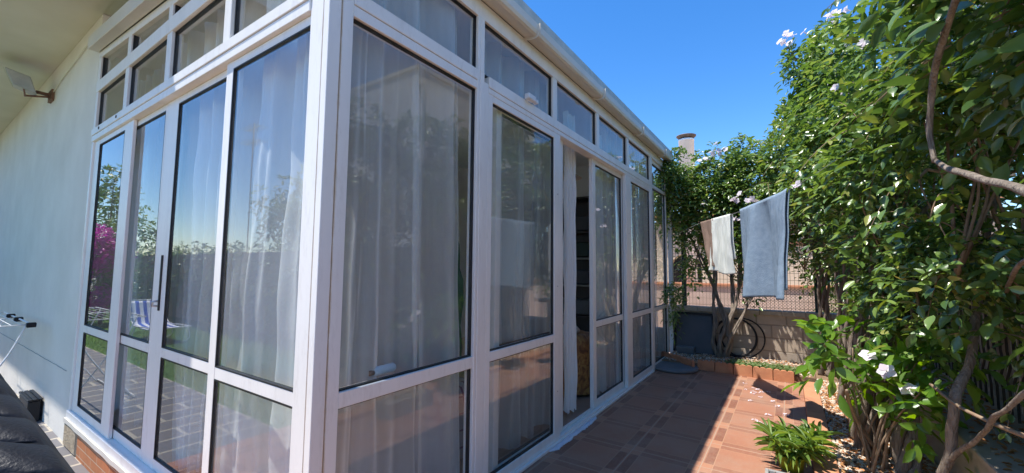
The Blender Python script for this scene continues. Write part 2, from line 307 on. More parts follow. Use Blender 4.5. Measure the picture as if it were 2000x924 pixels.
# ------------------------------------------------------------------ object helpers
def link(o, parent=None):
    COL.objects.link(o)
    if parent is not None: o.parent = parent
    return o
def tag(o, label=None, cat=None, group=None, kind=None):
    if label: o['label'] = label
    if cat: o['category'] = cat
    if group: o['group'] = group
    if kind: o['kind'] = kind
    return o
def empty(name, loc=(0, 0, 0), label=None, cat=None, group=None):
    o = bpy.data.objects.new(name, None); o.location = loc; o.empty_display_size = .1; link(o); return tag(o, label, cat, group)
class MB:
    def __init__(s): s.v = []; s.f = []; s.smooth = False
    def add(s, vs, fs):
        b = len(s.v); s.v += [tuple(v) for v in vs]; s.f += [tuple(b+i for i in f) for f in fs]; return s
    def box(s, x0, x1, y0, y1, z0, z1):
        x0, x1 = min(x0, x1), max(x0, x1); y0, y1 = min(y0, y1), max(y0, y1); z0, z1 = min(z0, z1), max(z0, z1)
        vs = [(x, y, z) for x in (x0, x1) for y in (y0, y1) for z in (z0, z1)]
        return s.add(vs, [(0, 1, 3, 2), (4, 6, 7, 5), (0, 4, 5, 1), (2, 3, 7, 6), (0, 2, 6, 4), (1, 5, 7, 3)])
    def hexa(s, p):   # 8 points: bottom 4 (ccw), top 4
        return s.add(p, [(0, 3, 2, 1), (4, 5, 6, 7), (0, 1, 5, 4), (1, 2, 6, 5), (2, 3, 7, 6), (3, 0, 4, 7)])
    def bar(s, a, b, w, h=None, upv=(0, 0, 1)):
        a = Vector(a); b = Vector(b); d = (b-a).normalized(); h = h or w
        u = Vector(upv); sd = d.cross(u)
        if sd.length < 1e-4: sd = d.cross(Vector((1, 0, 0)))
        sd.normalize(); u = sd.cross(d)
        P = [q+sd*i*w/2+u*j*h/2 for q in (a, b) for i, j in ((-1, -1), (1, -1), (1, 1), (-1, 1))]
        return s.hexa(P)
    def tube(s, pts, r, seg=8, cap=True, wob=0, seed=0):
        pts = [Vector(p) for p in pts]; n = len(pts)
        if not hasattr(r, '__len__'): r = [r]*n
        b = len(s.v); nrm = None
        for i, p in enumerate(pts):
            t = (pts[min(i+1, n-1)]-pts[max(i-1, 0)]).normalized()
            if nrm is None:
                nrm = t.cross(Vector((0, 0, 1)))
                if nrm.length < .1: nrm = t.cross(Vector((1, 0, 0)))
            nrm = (nrm-t*nrm.dot(t)).normalized(); bi = t.cross(nrm)
            for k in range(seg):
                a = 2*math.pi*k/seg; rr = r[i]
                if wob: rr *= 1+wob*noise.noise(Vector((k*1.3+seed, i*.35, seed)))
                s.v.append(tuple(p+nrm*math.cos(a)*rr+bi*math.sin(a)*rr))
        for i in range(n-1):
            for k in range(seg):
                k2 = (k+1) % seg; s.f.append((b+i*seg+k, b+i*seg+k2, b+(i+1)*seg+k2, b+(i+1)*seg+k))
        if cap: s.f.append(tuple(b+k for k in reversed(range(seg)))); s.f.append(tuple(b+(n-1)*seg+k for k in range(seg)))
        s.smooth = True; return s
    def lathe(s, c, prof, seg=24):
        b = len(s.v); n = len(prof)
        for r, z in prof:
            for k in range(seg): a = 2*math.pi*k/seg; s.v.append((c[0]+r*math.cos(a), c[1]+r*math.sin(a), c[2]+z))
        for i in range(n-1):
            for k in range(seg):
                k2 = (k+1) % seg; s.f.append((b+i*seg+k, b+i*seg+k2, b+(i+1)*seg+k2, b+(i+1)*seg+k))
        if prof[0][0] > 1e-4: s.f.append(tuple(b+k for k in reversed(range(seg))))
        if prof[-1][0] > 1e-4: s.f.append(tuple(b+(n-1)*seg+k for k in range(seg)))
        return s
    def grid(s, fn, nu, nv, thick=0):
        b = len(s.v)
        for i in range(nu+1):
            for j in range(nv+1): s.v.append(tuple(fn(i/nu, j/nv)))
        for i in range(nu):
            for j in range(nv):
                a = b+i*(nv+1)+j; s.f.append((a, a+nv+1, a+nv+2, a+1))
        s.smooth = True; return s
    def build(s, name, mat, parent=None, bevel=0, smooth=None):
        me = bpy.data.meshes.new(name); me.from_pydata(s.v, [], s.f); me.update()
        if bevel:
            bm = bmesh.new(); bm.from_mesh(me); bmesh.ops.recalc_face_normals(bm, faces=bm.faces)
            bmesh.ops.bevel(bm, geom=list(bm.edges), offset=bevel, segments=1, affect='EDGES', clamp_overlap=True); bm.to_mesh(me); bm.free()
        me.materials.append(MT[mat] if isinstance(mat, str) else mat)
        if (s.smooth if smooth is None else smooth):
            me.polygons.foreach_set('use_smooth', [True]*len(me.polygons))
        o = bpy.data.objects.new(name, me); return link(o, parent)
def np_mesh(name, verts, faces_flat, nper, mat, parent=None, smooth=True):
    me = bpy.data.meshes.new(name)
    nf = len(faces_flat)//nper
    me.vertices.add(len(verts)); me.vertices.foreach_set('co', np.asarray(verts, dtype=np.float32).ravel())
    me.loops.add(len(faces_flat)); me.loops.foreach_set('vertex_index', np.asarray(faces_flat, dtype=np.int32))
    me.polygons.add(nf); me.polygons.foreach_set('loop_start', np.arange(nf, dtype=np.int32)*nper)
    try: me.polygons.foreach_set('loop_total', np.full(nf, nper, dtype=np.int32))
    except Exception: pass
    me.polygons.foreach_set('use_smooth', np.full(nf, smooth)); me.update(calc_edges=True); me.validate()
    me.materials.append(MT[mat]); o = bpy.data.objects.new(name, me); return link(o, parent)
def catmull(pts, k=6):
    P = [Vector(p) for p in pts]; P = [P[0]*2-P[1]]+P+[P[-1]*2-P[-2]]; out = []
    for i in range(1, len(P)-2):
        for j in range(k):
            t = j/k; a, b, c, d = P[i-1:i+3]
            out.append(.5*((2*b)+(c-a)*t+(2*a-5*b+4*c-d)*t*t+(3*b-a-3*c+d)*t**3))
    out.append(P[-2]); return out
# ------------------------------------------------------------------ ground and setting
def struct(o): return tag(o, kind='structure')
struct(MB().add([(-400, -400, -.42), (400, -400, -.42), (400, 400, -.42), (-400, 400, -.42)], [(0, 1, 2, 3)]).build('ground', 'asphalt'))
struct(MB().box(0, 6.72, -1.752, 0, -.4, 0).box(-3.2, 0, -1.752, -.012, -.4, 0).build('terrace_floor', 'tile'))
struct(MB().box(-1.25, 0, 2.72, 18, -.4, -.2).build('slate_path', 'slate'))
struct(MB().box(-3.2, -.002, -.01, 2.716, -.4, -.196).build('lower_terrace_floor', 'tile'))
struct(MB().box(-9, -1.254, 2.72, 24, -.4, -.205).build('lawn', 'lawn'))
kb = MB()
x = -3.0
while x < 5.55:
    x1 = min(x+.30, 5.56); kb.box(x, x1-.004, -1.90, -1.754, -.3, .055+random.uniform(-.002, .002)); x = x1
struct(kb.build('kerb', 'kerb', bevel=.004))
struct(MB().box(-3, 6.7, -2.52, -1.902, -.3, .02).box(5.70, 6.7, -1.90, .02, -.3, .07).build('planter_soil', 'soil'))
struct(MB().box(6.96, 30, -14, 12, -.4, -.12).build('neighbour_paving', 'outground'))
# filler smear along the threshold
mb = MB(); n_ = 60; pts = []
for i in range(n_+1):
    X = 2.0+i*.95/n_; wv = .035+.018*noise.noise(Vector((X*9, 0, 3)))+.012*noise.noise(Vector((X*30, 1, 3)))
    wv *= min(1, i/5, (n_-i)/5)+.02; pts.append((X, wv))
for i in range(n_):
    (a, wa), (b, wb) = pts[i], pts[i+1]
    mb.hexa([(a, -.03-wa, .001), (b, -.03-wb, .001), (b, -.02, .001), (a, -.02, .001), (a, -.03-wa*.8, .006), (b, -.03-wb*.8, .006), (b, -.02, .014), (a, -.02, .014)])
tag(mb.build('filler_smear', 'putty', smooth=True), 'ragged white filler smear along the door threshold', 'filler')
# ------------------------------------------------------------------ house
house = empty('house', (0, 4.0, -.2), 'white plastered house wall with overhanging balcony at the far left', 'house')
def hp(mb, name, mat, bevel=0):
    o = mb.build(name, mat, None, bevel); o.parent = house; o.matrix_parent_inverse = Matrix.Translation((0, -4.0, .2)); return o
def adopt(o, e):
    o.parent = e; o.matrix_parent_inverse = Matrix.Translation(-Vector(e.location)); return o
hp(MB().box(0.0, .25, 3.95, 16, -.4, 3.95), 'wall', 'plaster')
hp(MB().box(.26, 6.2, 4.02, 4.25, -.4, 7), 'wall', 'plaster')
hp(MB().box(-1.17, .0-.001, 2.45, 16, 3.95, 4.2).box(0, 7, 2.45, 16, 3.955, 4.2), 'balcony_slab', 'soffit')
hp(MB().box(-1.17, -1.05, 2.45, 16, 4.203, 5.1).box(-1.048, 6.5, 2.45, 2.6, 4.203, 5.1), 'balcony_parapet', 'plaster')
cr = MB(); pp = [(-.0015, 8.5-i*.1092, .394+.04*(i/40)+.006*noise.noise(Vector((i*.6, 0, 0)))) for i in range(41)]
cr.tube(pp, .0035, 4); hp(cr, 'crack', 'darkcrack')
# floodlight on the wall
fl = empty('floodlight', (0, 6.1, 3.6), 'old grey floodlight on a rusty bracket, high on the white wall', 'floodlight')
t = MB(); t.hexa([(-.34, 5.98, 3.60), (-.16, 5.90, 3.52), (-.12, 6.22, 3.56), (-.30, 6.30, 3.64), (-.42, 5.98, 3.78), (-.22, 5.92, 3.72), (-.18, 6.22, 3.76), (-.38, 6.30, 3.82)])
adopt(t.build('housing', 'lampgrey', bevel=.008), fl)
t = MB(); t.hexa([(-.352, 6.0, 3.605), (-.345, 6.0, 3.598), (-.31, 6.28, 3.634), (-.318, 6.28, 3.641), (-.432, 6.0, 3.775), (-.425, 6.0, 3.783), (-.385, 6.28, 3.823), (-.392, 6.28, 3.816)])
adopt(t.build('lamp_glass', 'glass'), fl)
t = MB().bar((-.005, 6.1, 3.58), (-.24, 6.02, 3.50), .035, .02).bar((-.24, 6.0, 3.49), (-.26, 6.0, 3.60), .03, .012).bar((-.02, 6.1, 3.60), (-.15, 6.1, 3.60), .05, .03).box(-.03, -.001, 6.0, 6.2, 3.52, 3.66)
adopt(t.build('bracket', 'rust'), fl)
t = MB().tube(catmull([(-.012, 6.05, 3.62), (-.012, 5.6, 3.68), (-.012, 4.7, 3.74), (-.012, 4.05, 3.80)], 6), .007, 6)
adopt(t.build('cable', 'soffit'), fl)
# ------------------------------------------------------------------ conservatory
cons = empty('conservatory', (0, 0, 0), 'white aluminium glazed conservatory filling the left half of the picture', 'conservatory')
def L2(side, a0, a1, d0, d1):      # side R: a along X, d along +Y ; side L: a along Y, d along +X
    return (a0, a1, d0, d1) if side == 'R' else (d0, d1, a0, a1)
def sbox(mb, side, a0, a1, d0, d1, z0, z1):
    q = L2(side, a0, a1, d0, d1); return mb.box(q[0], q[1], q[2], q[3], z0, z1)
def ring(mb, side, a0, a1, z0, z1, w_, d0, d1):
    sbox(mb, side, a0, a0+w_, d0, d1, z0, z1); sbox(mb, side, a1-w_, a1, d0, d1, z0, z1)
    sbox(mb, side, a0+w_, a1-w_, d0, d1, z0, z0+w_); sbox(mb, side, a0+w_, a1-w_, d0, d1, z1-w_, z1)
def pane(side, a0, a1, z0, z1, d, parent, g=.011):
    """black glazing bead as parent part, glass as its child"""
    mb = MB(); ring(mb, side, a0, a1, z0, z1, g, d-.012, d+.012)
    mb.build('pane', 'glass', parent) if False else None
    gk = mb.build('glazing_bead', 'rubber', parent)
    mb = MB(); sbox(mb, side, a0+.004, a1-.004, d-.002, d+.002, z0+.004, z1-.004)
    return gk, mb
def window(side, a0, a1, z0, z1, d=.03):
    mb = MB(); ring(mb, side, a0, a1, z0, z1, .007, d-.013, d+.012); wdw = mb.build('window', 'rubber', cons)
    mb = MB(); sbox(mb, side, a0+.003, a1-.003, d-.002, d+.002, z0+.003, z1-.003); mb.build('pane', 'glass', wdw)
    return wdw
def sash(side, a0, a1, z0, z1, d, stile=(.08, .08), bot=.07, top=.05, mid=(.835, .90), name='sliding_door', e=.022):
    mb = MB()
    sbox(mb, side, a0, a0+stile[0], d-e, d+e, z0, z1); sbox(mb, side, a1-stile[1], a1, d-e, d+e, z0, z1)
    sbox(mb, side, a0+stile[0]-.001, a1-stile[1]+.001, d-e+.001, d+e-.001, z0+.001, z0+bot); sbox(mb, side, a0+stile[0]-.001, a1-stile[1]+.001, d-e+.001, d+e-.001, z1-top, z1-.001)
    sbox(mb, side, a0+stile[0]-.001, a1-stile[1]+.001, d-e+.001, d+e-.001, mid[0], mid[1])
    o = mb.build(name, 'alu', cons, bevel=.003)
    for q0, q1 in ((z0+bot, mid[0]), (mid[1], z1-top)):
        mb = MB(); ring(mb, side, a0+stile[0], a1-stile[1], q0, q1, .007, d-.012, d+.012); mb.build('gasket', 'rubber', o)
        mb = MB(); sbox(mb, side, a0+stile[0]+.004, a1-stile[1]-.004, d-.002, d+.002, q0+.004, q1-.004); mb.build('pane', 'glass', o)
    return o
# -- right facade frame
mb = MB(); mb.box(-.002, .058, -.002, .042, .06, 3.17).box(.058, .064, .004, .05, .06, 3.17).box(.064, .122, 0, .07, .09, 3.12).box(.004, .05, .042, .048, .06, 3.17).box(0, .07, .048, .15, .08, 3.12)
cp = mb.build('corner_post', 'alupost', cons, bevel=.002)
fr = MB(); F = lambda *a: sbox(fr, 'R', *a)
F(.123, 1.05, 0, .07, .0, .10)                    # bottom rail bay 1
F(.123, 1.05, .002, .068, .83, .90)               # mid rail
F(.123, 1.05, 0, .07, 2.625, 2.68); F(.123, 1.05, -.004, .07, 2.683, 2.755)
F(1.05, 1.075, -.003, .07, 0, 3.13); F(1.078, 1.12, -.006, .07, 0, 2.755); F(1.123, 1.175, 0, .07, 0, 2.70)   # mullion: three profiles
F(1.078, 1.12, -.003, .07, 2.757, 3.13)
F(1.178, 5.16, -.004, .10, 2.68, 2.755)           # transom
F(1.178, 5.16, .0, .10, 2.64, 2.677)
F(.123, 6.10, -.002, .08, 3.126, 3.245)           # head
for a in (2.10, 3.085, 4.085): F(a, a+.075, -.001, .07, 2.757, 3.125)
F(5.13, 5.165, -.002, .10, 0, 3.125); F(5.168, 5.25, 0, .10, 0, 3.125)
F(1.178, 5.128, -.024, .10, 0, .022); F(1.178, 5.128, -.004, .004, .0221, .038); F(1.178, 5.128, .048, .054, .0221, .04)   # threshold tracks
F(5.252, 6.15, .02, .07, 0, .075); F(5.252, 6.15, .022, .068, .83, .885); F(5.252, 6.15, .02, .07, 2.69, 2.74); F(5.252, 6.15, .022, .068, 3.07, 3.124); F(6.11, 6.155, .018, .075, .076, 3.124)
fr.build('frame', 'alu', cons, bevel=.0025)
window('R', .123, 1.048, .10, .83); window('R', .123, 1.048, .90, 2.625)
window('R', .123, 1.05, 2.757, 3.125); window('R', 1.122, 2.098, 2.757, 3.125); window('R', 2.177, 3.083, 2.757, 3.125)
window('R', 3.162, 4.083, 2.757, 3.125); window('R', 4.162, 5.128, 2.757, 3.125)
window('R', 5.252, 6.108, .075, .83, .045); window('R', 5.252, 6.108, .885, 2.69, .045); window('R', 5.252, 6.108, 2.74, 3.07, .045)
sash('R', 1.177, 2.245, .024, 2.64, .024, (.05, .115))           # door A
sash('R', 1.35, 2.40, .024, 2.64, .078, (.06, .08))              # inner door behind it
dB = sash('R', 3.10, 4.10, .024, 2.64, .078, (.08, .07))         # door B
dC = sash('R', 4.03, 5.129, .024, 2.64, .024, (.20, .03))        # door C
# white box sensor and small parts
# -- left facade frame
fl_ = MB(); G = lambda *a: sbox(fl_, 'L', *a)
G(.151, 3.93, -.015, .09, .05, .112)                 # sill
G(.151, 3.93, -.008, .09, 2.635, 2.69); G(.151, 3.93, -.014, .09, 2.693, 2.755)
G(.151, 3.93, -.006, .07, 3.126, 3.235)
for a in (1.00, 1.955, 2.92): G(a, a+.09, -.002, .07, 2.757, 3.125)
G(3.88, 3.93, -.003, .08, .113, 2.634); G(3.86, 3.93, -.003, .07, 2.757, 3.125)
G(3.85, 3.93, -.003, .07, 3.236, 3.49); G(2.92, 3.0, -.002, .07, 3.236, 3.42); G(1.975, 2.045, -.002, .07, 3.236, 3.345)
# sloping head
za = lambda y: 3.19+.079*y
fl_.hexa([(-.003, .15, za(.15)-.01), (.075, .15, za(.15)-.01), (.075, 3.94, za(3.94)-.02), (-.003, 3.94, za(3.94)-.02), (-.003, .15, za(.15)+.06), (.075, .15, za(.15)+.06), (.075, 3.94, za(3.94)+.05), (-.003, 3.94, za(3.94)+.05)])
fl_.build('frame', 'alu', cons, bevel=.0025)
for a0, a1 in ((.151, .998), (1.092, 1.953), (2.047, 2.918), (3.012, 3.858)):
    window('L', a0, a1, 2.757, 3.124)
for a0, a1 in ((1.0, 1.973), (2.047, 2.918), (3.002, 3.848)):
    d = .03; w0, w1 = 3.237, None
    def slab(g0, g1, x0, x1, lo, hi):
        return [(x0, g0, lo), (x1, g0, lo), (x1, g1, lo), (x0, g1, lo), (x0, g0, za(g0)-.012+hi), (x1, g0, za(g0)-.012+hi), (x1, g1, za(g1)-.012+hi), (x0, g1, za(g1)-.012+hi)]
    b_ = MB(); 
    for q0, q1 in ((a0, a0+.01), (a1-.01, a1)): b_.hexa(slab(q0, q1, .01, .042, w0, 0))
    b_.box(.01, .042, a0+.01, a1-.01, w0, w0+.01)
    wd = b_.build('window', 'rubber', cons); MB().hexa(slab(a0+.004, a1-.004, .028, .032, w0+.003, -.003)).build('pane', 'glass', wd)
sash('L', .08, 1.05, .113, 2.634, .026, (.075, .085), e=.012)              # panel D next to the corner
sC = sash('L', .95, 2.08, .113, 2.634, .052, (.08, .22), e=.012)           # C
sB = sash('L', 2.083, 3.05, .113, 2.634, .052, (.025, .10), e=.012)        # B
sA = sash('L', 2.735, 3.877, .113, 2.634, .024, (.215, .165), e=.012)      # A
# black lock strip and white pull handle on the meeting stile
MB().box(.030, .041, 1.94, 1.957, 1.14, 1.52).build('lock_strip', 'rubber', sC, bevel=.002)
MB().tube([(.040, 1.97, 1.17), (.012, 1.985, 1.17), (.010, 1.985, 1.20), (.040, 1.97, 1.205)], .007, 8).build('handle', 'metal', sC)
for yy, zz in ((3.12, 2.725), (3.66, 2.725)): MB().tube([(-.018, yy, zz), (-.010, yy, zz)], .014, 10).build('screw_cap', 'rubber', cons)
for a in (1.45, 2.05, 4.35, 4.95): MB().box(a, a+.03, -.0265, -.0235, .006, .011).build('drain_slot', 'rubber', cons)
for a, z in ((2.19, .42), (2.19, 1.3), (2.19, 2.1), (4.13, .9), (4.13, 1.9)): MB().tube([(a, .0035, z), (a, -.0005, z)], .006, 8).build('screw_head', 'metal', cons)
# base riser, sill, concrete stub
MB().box(-.012, .10, .0, 3.48, -.2, .048).build('tiled_riser', 'riser', cons)
MB().box(-.03, .11, -.0, 3.93, .0482, .0498+.006).build('sill', 'cap', cons) if False else None
sl = MB(); n_ = 40
for i in range(n_):
    y0, y1 = .01+i*3.92/n_, .01+(i+1)*3.92/n_; k0 = -.026-.006*noise.noise(Vector((y0*5, 2, 0))); k1 = -.026-.006*noise.noise(Vector((y1*5, 2, 0)))
    sl.hexa([(k0, y0, .012), (.0, y0, .012), (.0, y1, .012), (k1, y1, .012), (k0, y0, .049), (.0, y0, .049), (.0, y1, .049), (k1, y1, .049)])
sl.build('sill', 'gutter', cons)
MB().box(-.02, .05, 3.50, 3.94, -.2, .012).build('concrete_stub', 'concrete', cons, bevel=.015)
# roof and gutter
rf = MB(); rf.hexa([(-.05, -.03, 3.33), (6.12, -.03, 3.33), (6.12, 4.0, 3.63), (-.05, 4.0, 3.63), (-.05, -.06, 3.385), (6.12, -.06, 3.385), (6.12, 4.0, 3.69), (-.05, 4.0, 3.69)])
roof = rf.build('roof', 'roofflash', cons)
fs = MB(); fs.hexa([(-.09, .02, 3.262), (-.01, .02, 3.262), (-.01, 3.94, 3.54), (-.09, 3.94, 3.54), (-.09, .02, 3.39), (-.01, .02, 3.39), (-.01, 3.94, 3.66), (-.09, 3.94, 3.66)])
fs.build('verge_box', 'gutter', roof, bevel=.004)
# gutter: profile swept along X
prof = [(-.004, 3.248), (-.10, 3.226), (-.118, 3.236), (-.128, 3.26), (-.128, 3.315), (-.120, 3.322), (-.108, 3.318), (-.108, 3.30), (-.012, 3.30)]
gu = MB(); xs = [-.06, 6.05]
for X in xs: gu.v += [(X, y, z) for y, z in prof]
npf = len(prof)
for k in range(npf): gu.f.append((k, (k+1) % npf, npf+(k+1) % npf, npf+k))
gu.f.append(tuple(range(npf))); gu.f.append(tuple(npf+k for k in reversed(range(npf))))
gutter = gu.build('gutter', 'gutter', cons)
fb = MB(); fb.hexa([(-.06, -.1205, 3.3225), (6.1, -.1205, 3.3225), (6.1, -.02, 3.3225), (-.06, -.02, 3.3225), (-.06, -.112, 3.40), (6.1, -.112, 3.40), (6.1, -.03, 3.42), (-.06, -.03, 3.42)])
fb.build('flashing', 'roofflash', roof)
for X in (.62, 1.62, 2.98, 4.35, 5.55):
    t = MB(); pr2 = [(-.003, 3.236), (-.10, 3.221), (-.122, 3.232), (-.133, 3.258), (-.133, 3.318)]
    for (ya, za_), (yb, zb_) in zip(pr2, pr2[1:]): t.bar((X, ya, za_), (X, yb, zb_), .028, .006, upv=(1, 0, 0))
    t.build('gutter_bracket', 'gutter', gutter)
# interior shell
MB().box(.1, 6.1, .1, 4.0, -.1, .015).build('indoor_floor', 'floorin', cons)
MB().hexa([(0.08, .08, 3.27), (6.1, .08, 3.27), (6.1, 4.0, 3.56), (.08, 4.0, 3.56), (.08, .08, 3.30), (6.1, .08, 3.30), (6.1, 4.0, 3.59), (.08, 4.0, 3.59)]).build('ceiling', 'inwall', cons)
MB().box(6.08, 6.16, .9, 4.0, 0, 3.5).build('end_wall', 'inwall', cons)
MB().box(6.08, 6.15, .08, .898, 0, .5).build('end_wall', 'inwall', cons)
# sensor
sn = MB().box(1.62, 1.73, -.05, -.005, 2.756, 2.80).box(1.745, 1.775, -.045, -.005, 2.756, 2.79)
tag(sn.build('door_sensor', 'whitepaint', bevel=.006), 'small white plastic sensor on the transom above the first sliding door', 'sensor')
# ------------------------------------------------------------------ curtains
def curtain(side, a0, a1, d, z0, z1, folds, amp, seed, label, mat='sheer', taper=0, slant=(0, 0), group=None):
    ph = [random.Random(seed+i).uniform(0, 6.28) for i in range(6)]
    def fn(u, v):
        z = z1+(z0-z1)*v
        lo = a0+slant[0]*v; hi = a1+slant[1]*v
        um = u+.035*math.sin(2*math.pi*u*2.3+ph[0])+.012*math.sin(2*math.pi*u*folds*.5+ph[1]+v*1.2)
        a = lo+(hi-lo)*um
        k = folds*2*math.pi*u+.8*math.sin(2*math.pi*u*1.7+ph[2])+.5*math.sin(v*2.2+ph[3])
        s1 = math.sin(k); s1 = math.copysign(abs(s1)**.6, s1)
        off = amp*(s1*(.75+.35*math.sin(v*3+ph[4]+u*5))+.35*math.sin(k*2.13+ph[5]+v*2))
        off += .016*noise.noise(Vector((u*9, v*6, seed)))+.010*noise.noise(Vector((u*26, v*9, seed+4)))*(1.6 if mat == 'lace' else .7)
        P = (a, d+off, z+ (.02*math.sin(k) if v > .98 else 0))
        return P if side == 'R' else (P[1], P[0], P[2])
    mb = MB().grid(fn, max(90, int(folds*30)), 48)
    return tag(mb.build('curtain', mat), label, 'curtain', group)
GC = 'sheer white curtains hanging inside the glazing'
curtain('R', .16, 1.04, .15, .06, 3.21, 3.4, .042, 1, 'sheer white curtain behind the large corner window of the long side', group=GC, slant=(0, .10))
curtain('R', 1.28, 2.48, .20, .06, 3.21, 4, .045, 2, 'sheer white curtain behind the first sliding door', group=GC, slant=(.02, -.05))
curtain('R', 2.70, 2.90, .19, .06, 3.06, 3, .030, 3, 'narrow bunched white curtain at the left edge of the open doorway', 'lace', group=GC, slant=(0, .03))
curtain('R', 3.50, 3.66, .19, .06, 3.06, 3, .030, 4, 'narrow bunched white curtain at the right edge of the open doorway', 'lace', group=GC, slant=(-.02, .05))
curtain('R', 3.70, 4.58, .18, .06, 3.21, 4.2, .04, 5, 'sheer white curtain behind the closed door right of the doorway', group=GC)
curtain('R', 4.66, 5.72, .18, .06, 3.21, 5, .04, 6, 'sheer white curtain behind the last sliding door before the white post', group=GC)
curtain('R', 5.78, 6.04, .20, .06, 3.05, 5, .035, 16, 'sheer white curtain behind the dark end bay by the leaves', group=GC)
curtain('L', .20, 1.38, .19, .13, 3.24, 3.3, .075, 7, 'pale curtain behind the short-side window next to the corner post', 'lace', group=GC)
curtain('L', 1.46, 2.42, .20, .13, 3.24, 4, .065, 8, 'bunched embroidered curtain behind the second short-side window', 'lace', group=GC, slant=(.08, -.52))
curtain('L', 2.55, 3.4, .24, .13, 3.24, 4, .03, 9, 'thin curtain behind the short-side window with the lock strip', group=GC)
curtain('L', 3.45, 3.86, .24, .13, 3.24, 4, .03, 10, 'thin curtain behind the short-side window beside the house wall', group=GC)
# ------------------------------------------------------------------ things inside
sh = empty('shelf_unit', (5.6, 1.6, 0), 'dark tall shelf unit seen through the open doorway', 'shelf')
t = MB().box(5.62, 6.06, 1.1, 1.14, .02, 2.72).box(5.62, 6.06, 2.3, 2.34, .02, 2.72).box(6.02, 6.06, 1.14, 2.3, .02, 2.72); adopt(t.build('carcass', 'darkwood', bevel=.003), sh)
for z in (.05, .62, 1.15, 1.62, 2.08, 2.69): adopt(MB().box(5.64, 6.02, 1.14, 2.3, z, z+.025).build('shelf', 'lampgrey' if z in (1.62, 1.15) else 'darkwood'), sh)
for z, c in ((.66, 'greyplastic'), (1.18, 'charcoal'), (1.66, 'darkgreen'), (2.12, 'charcoal')):
    tag(MB().box(5.7, 5.98, 1.22, 1.9, z, z+.26).build('storage_box', c, bevel=.02), {'greyplastic': 'grey box on the lowest open shelf indoors', 'charcoal': 'charcoal box on the shelf indoors'}.get(c, 'dark green box on the shelf indoors') if c != 'charcoal' else ('charcoal box on the middle shelf indoors' if z < 2 else 'charcoal box on the top shelf indoors'), 'box')
lp = empty('ceiling_lamp', (4.55, 1.05, 3.3), 'beige dish ceiling lamp seen through the open doorway', 'lamp')
adopt(MB().lathe((4.55, 1.05, 2.80), [(.03, .17), (.05, .12), (.10, .05), (.20, .0), (.205, .005), (.11, .07), (.055, .14), (.035, .19)], 24).build('lamp_shade', 'lampshade', smooth=True), lp)
adopt(MB().tube([(4.55, 1.05, 2.95), (4.55, 1.05, 3.33)], .012, 8).build('stem', 'rust'), lp)
def drape(c, w_, l_, h, seed, nu=40, nv=14):
    def fn(u, v):
        a = 2*math.pi*u; r = 1+.06*math.sin(a*7+seed)*v+.05*noise.noise(Vector((u*12, v*4, seed)))
        sq = 1/max(abs(math.cos(a)), abs(math.sin(a)))**.6
        k = min(1, v*2.2); z = h-(max(0, v-.35)/.65)*h*.97+.02*noise.noise(Vector((math.cos(a)*2, math.sin(a)*2, v*3)))
        sq = 1; return (c[0]+math.cos(a)*w_*sq*r*k*(1+.18*v), c[1]+math.sin(a)*l_*sq*r*k*(1+.18*v), c[2]+z)
    return MB().grid(fn, nu, nv)
tag(drape((3.62, .62, .02), .40, .30, .66, 2).build('covered_table', 'yellowcloth'), 'amber patterned cloth draped over a low table inside the doorway', 'table')
pb_ = MB().lathe((3.60, .60, .682), [(.0, .0), (.13, .0), (.16, .03), (.12, .075), (.05, .10), (0, .10)], 14); 
for i, v in enumerate(pb_.v): pb_.v[i] = tuple(np.array(v)+.02*np.array(noise.noise_vector(Vector(v)*9)))
tag(pb_.build('plastic_bag', 'lampgrey', smooth=True), 'crumpled pale bag on top of the amber cloth', 'bag')
gp = empty('folded_parasol', (1.66, .72, .02), 'folded dark green parasol standing behind the corner window', 'parasol')
adopt(MB().tube(catmull([(1.66, .72, .55), (1.66, .72, .8), (1.66, .72, 1.25), (1.66, .72, 1.75)], 5), [.05]*3+[.075]*5+[.085]*4+[.05]*3+[.02], 10, wob=.35).build('canopy', 'greencanvas'), gp)
adopt(MB().tube([(1.66, .72, .02), (1.66, .72, 1.82)], .014, 8).lathe((1.66, .72, .016), [(.18, 0), (.18, .03), (.05, .06), (0, .06)], 16).build('pole', 'lampgrey'), gp)
tag(drape((1.52, .62, .02), .26, .18, .52, 5).build('laundry_basket_cloth', 'stripepurple'), 'grey cloth with purple stripes draped low behind the corner window', 'cloth')
bt = empty('soap_bottle', (.42, .09, .90), 'small white bottle lying on the rail inside the corner window', 'bottle')
adopt(MB().tube([(.38, .10, .925), (.39, .10, .925), (.50, .10, .925), (.51, .10, .925)], [.015, .024, .024, .02], 12).build('body', 'whitepaint'), bt)
adopt(MB().tube([(.355, .10, .922), (.379, .10, .922)], .014, 10).build('cap', 'rust'), bt)
# ------------------------------------------------------------------ far wall, fence, clutter
bw = empty('block_wall', (6.7, -1.1, 0), 'low concrete block wall closing the far end of the terrace', 'wall')
adopt(MB().box(6.72, 6.92, -2.55, .25, 0, .745).build('block_courses', 'block'), bw)
t = MB(); y = .25
while y > -2.6: t.box(6.68, 6.95, y-.296, y, .747, .822+random.uniform(-.003, .003)); y -= .30
adopt(t.build('wall_cap', 'cap', bevel=.006), bw)
wf = empty('wire_fence', (6.82, -1.0, .82), 'dark wire mesh fence on a green post, on top of the block wall', 'fence')
adopt(MB().box(6.80, 6.87, -.14, -.07, .822, 2.55).build('post', 'darkgreen', bevel=.004), wf)
adopt(MB().box(6.80, 6.86, -2.02, -1.97, .822, 2.5).build('post', 'darkgreen', bevel=.004), wf)
t = MB()
y = .2
while y > -2.45: t.bar((6.835, y, .825), (6.835, y, 2.45), .005); y -= .055
z = .86
while z < 2.45: t.bar((6.84, .22, z), (6.84, -2.45, z), .005); z += .11
k = -2.6
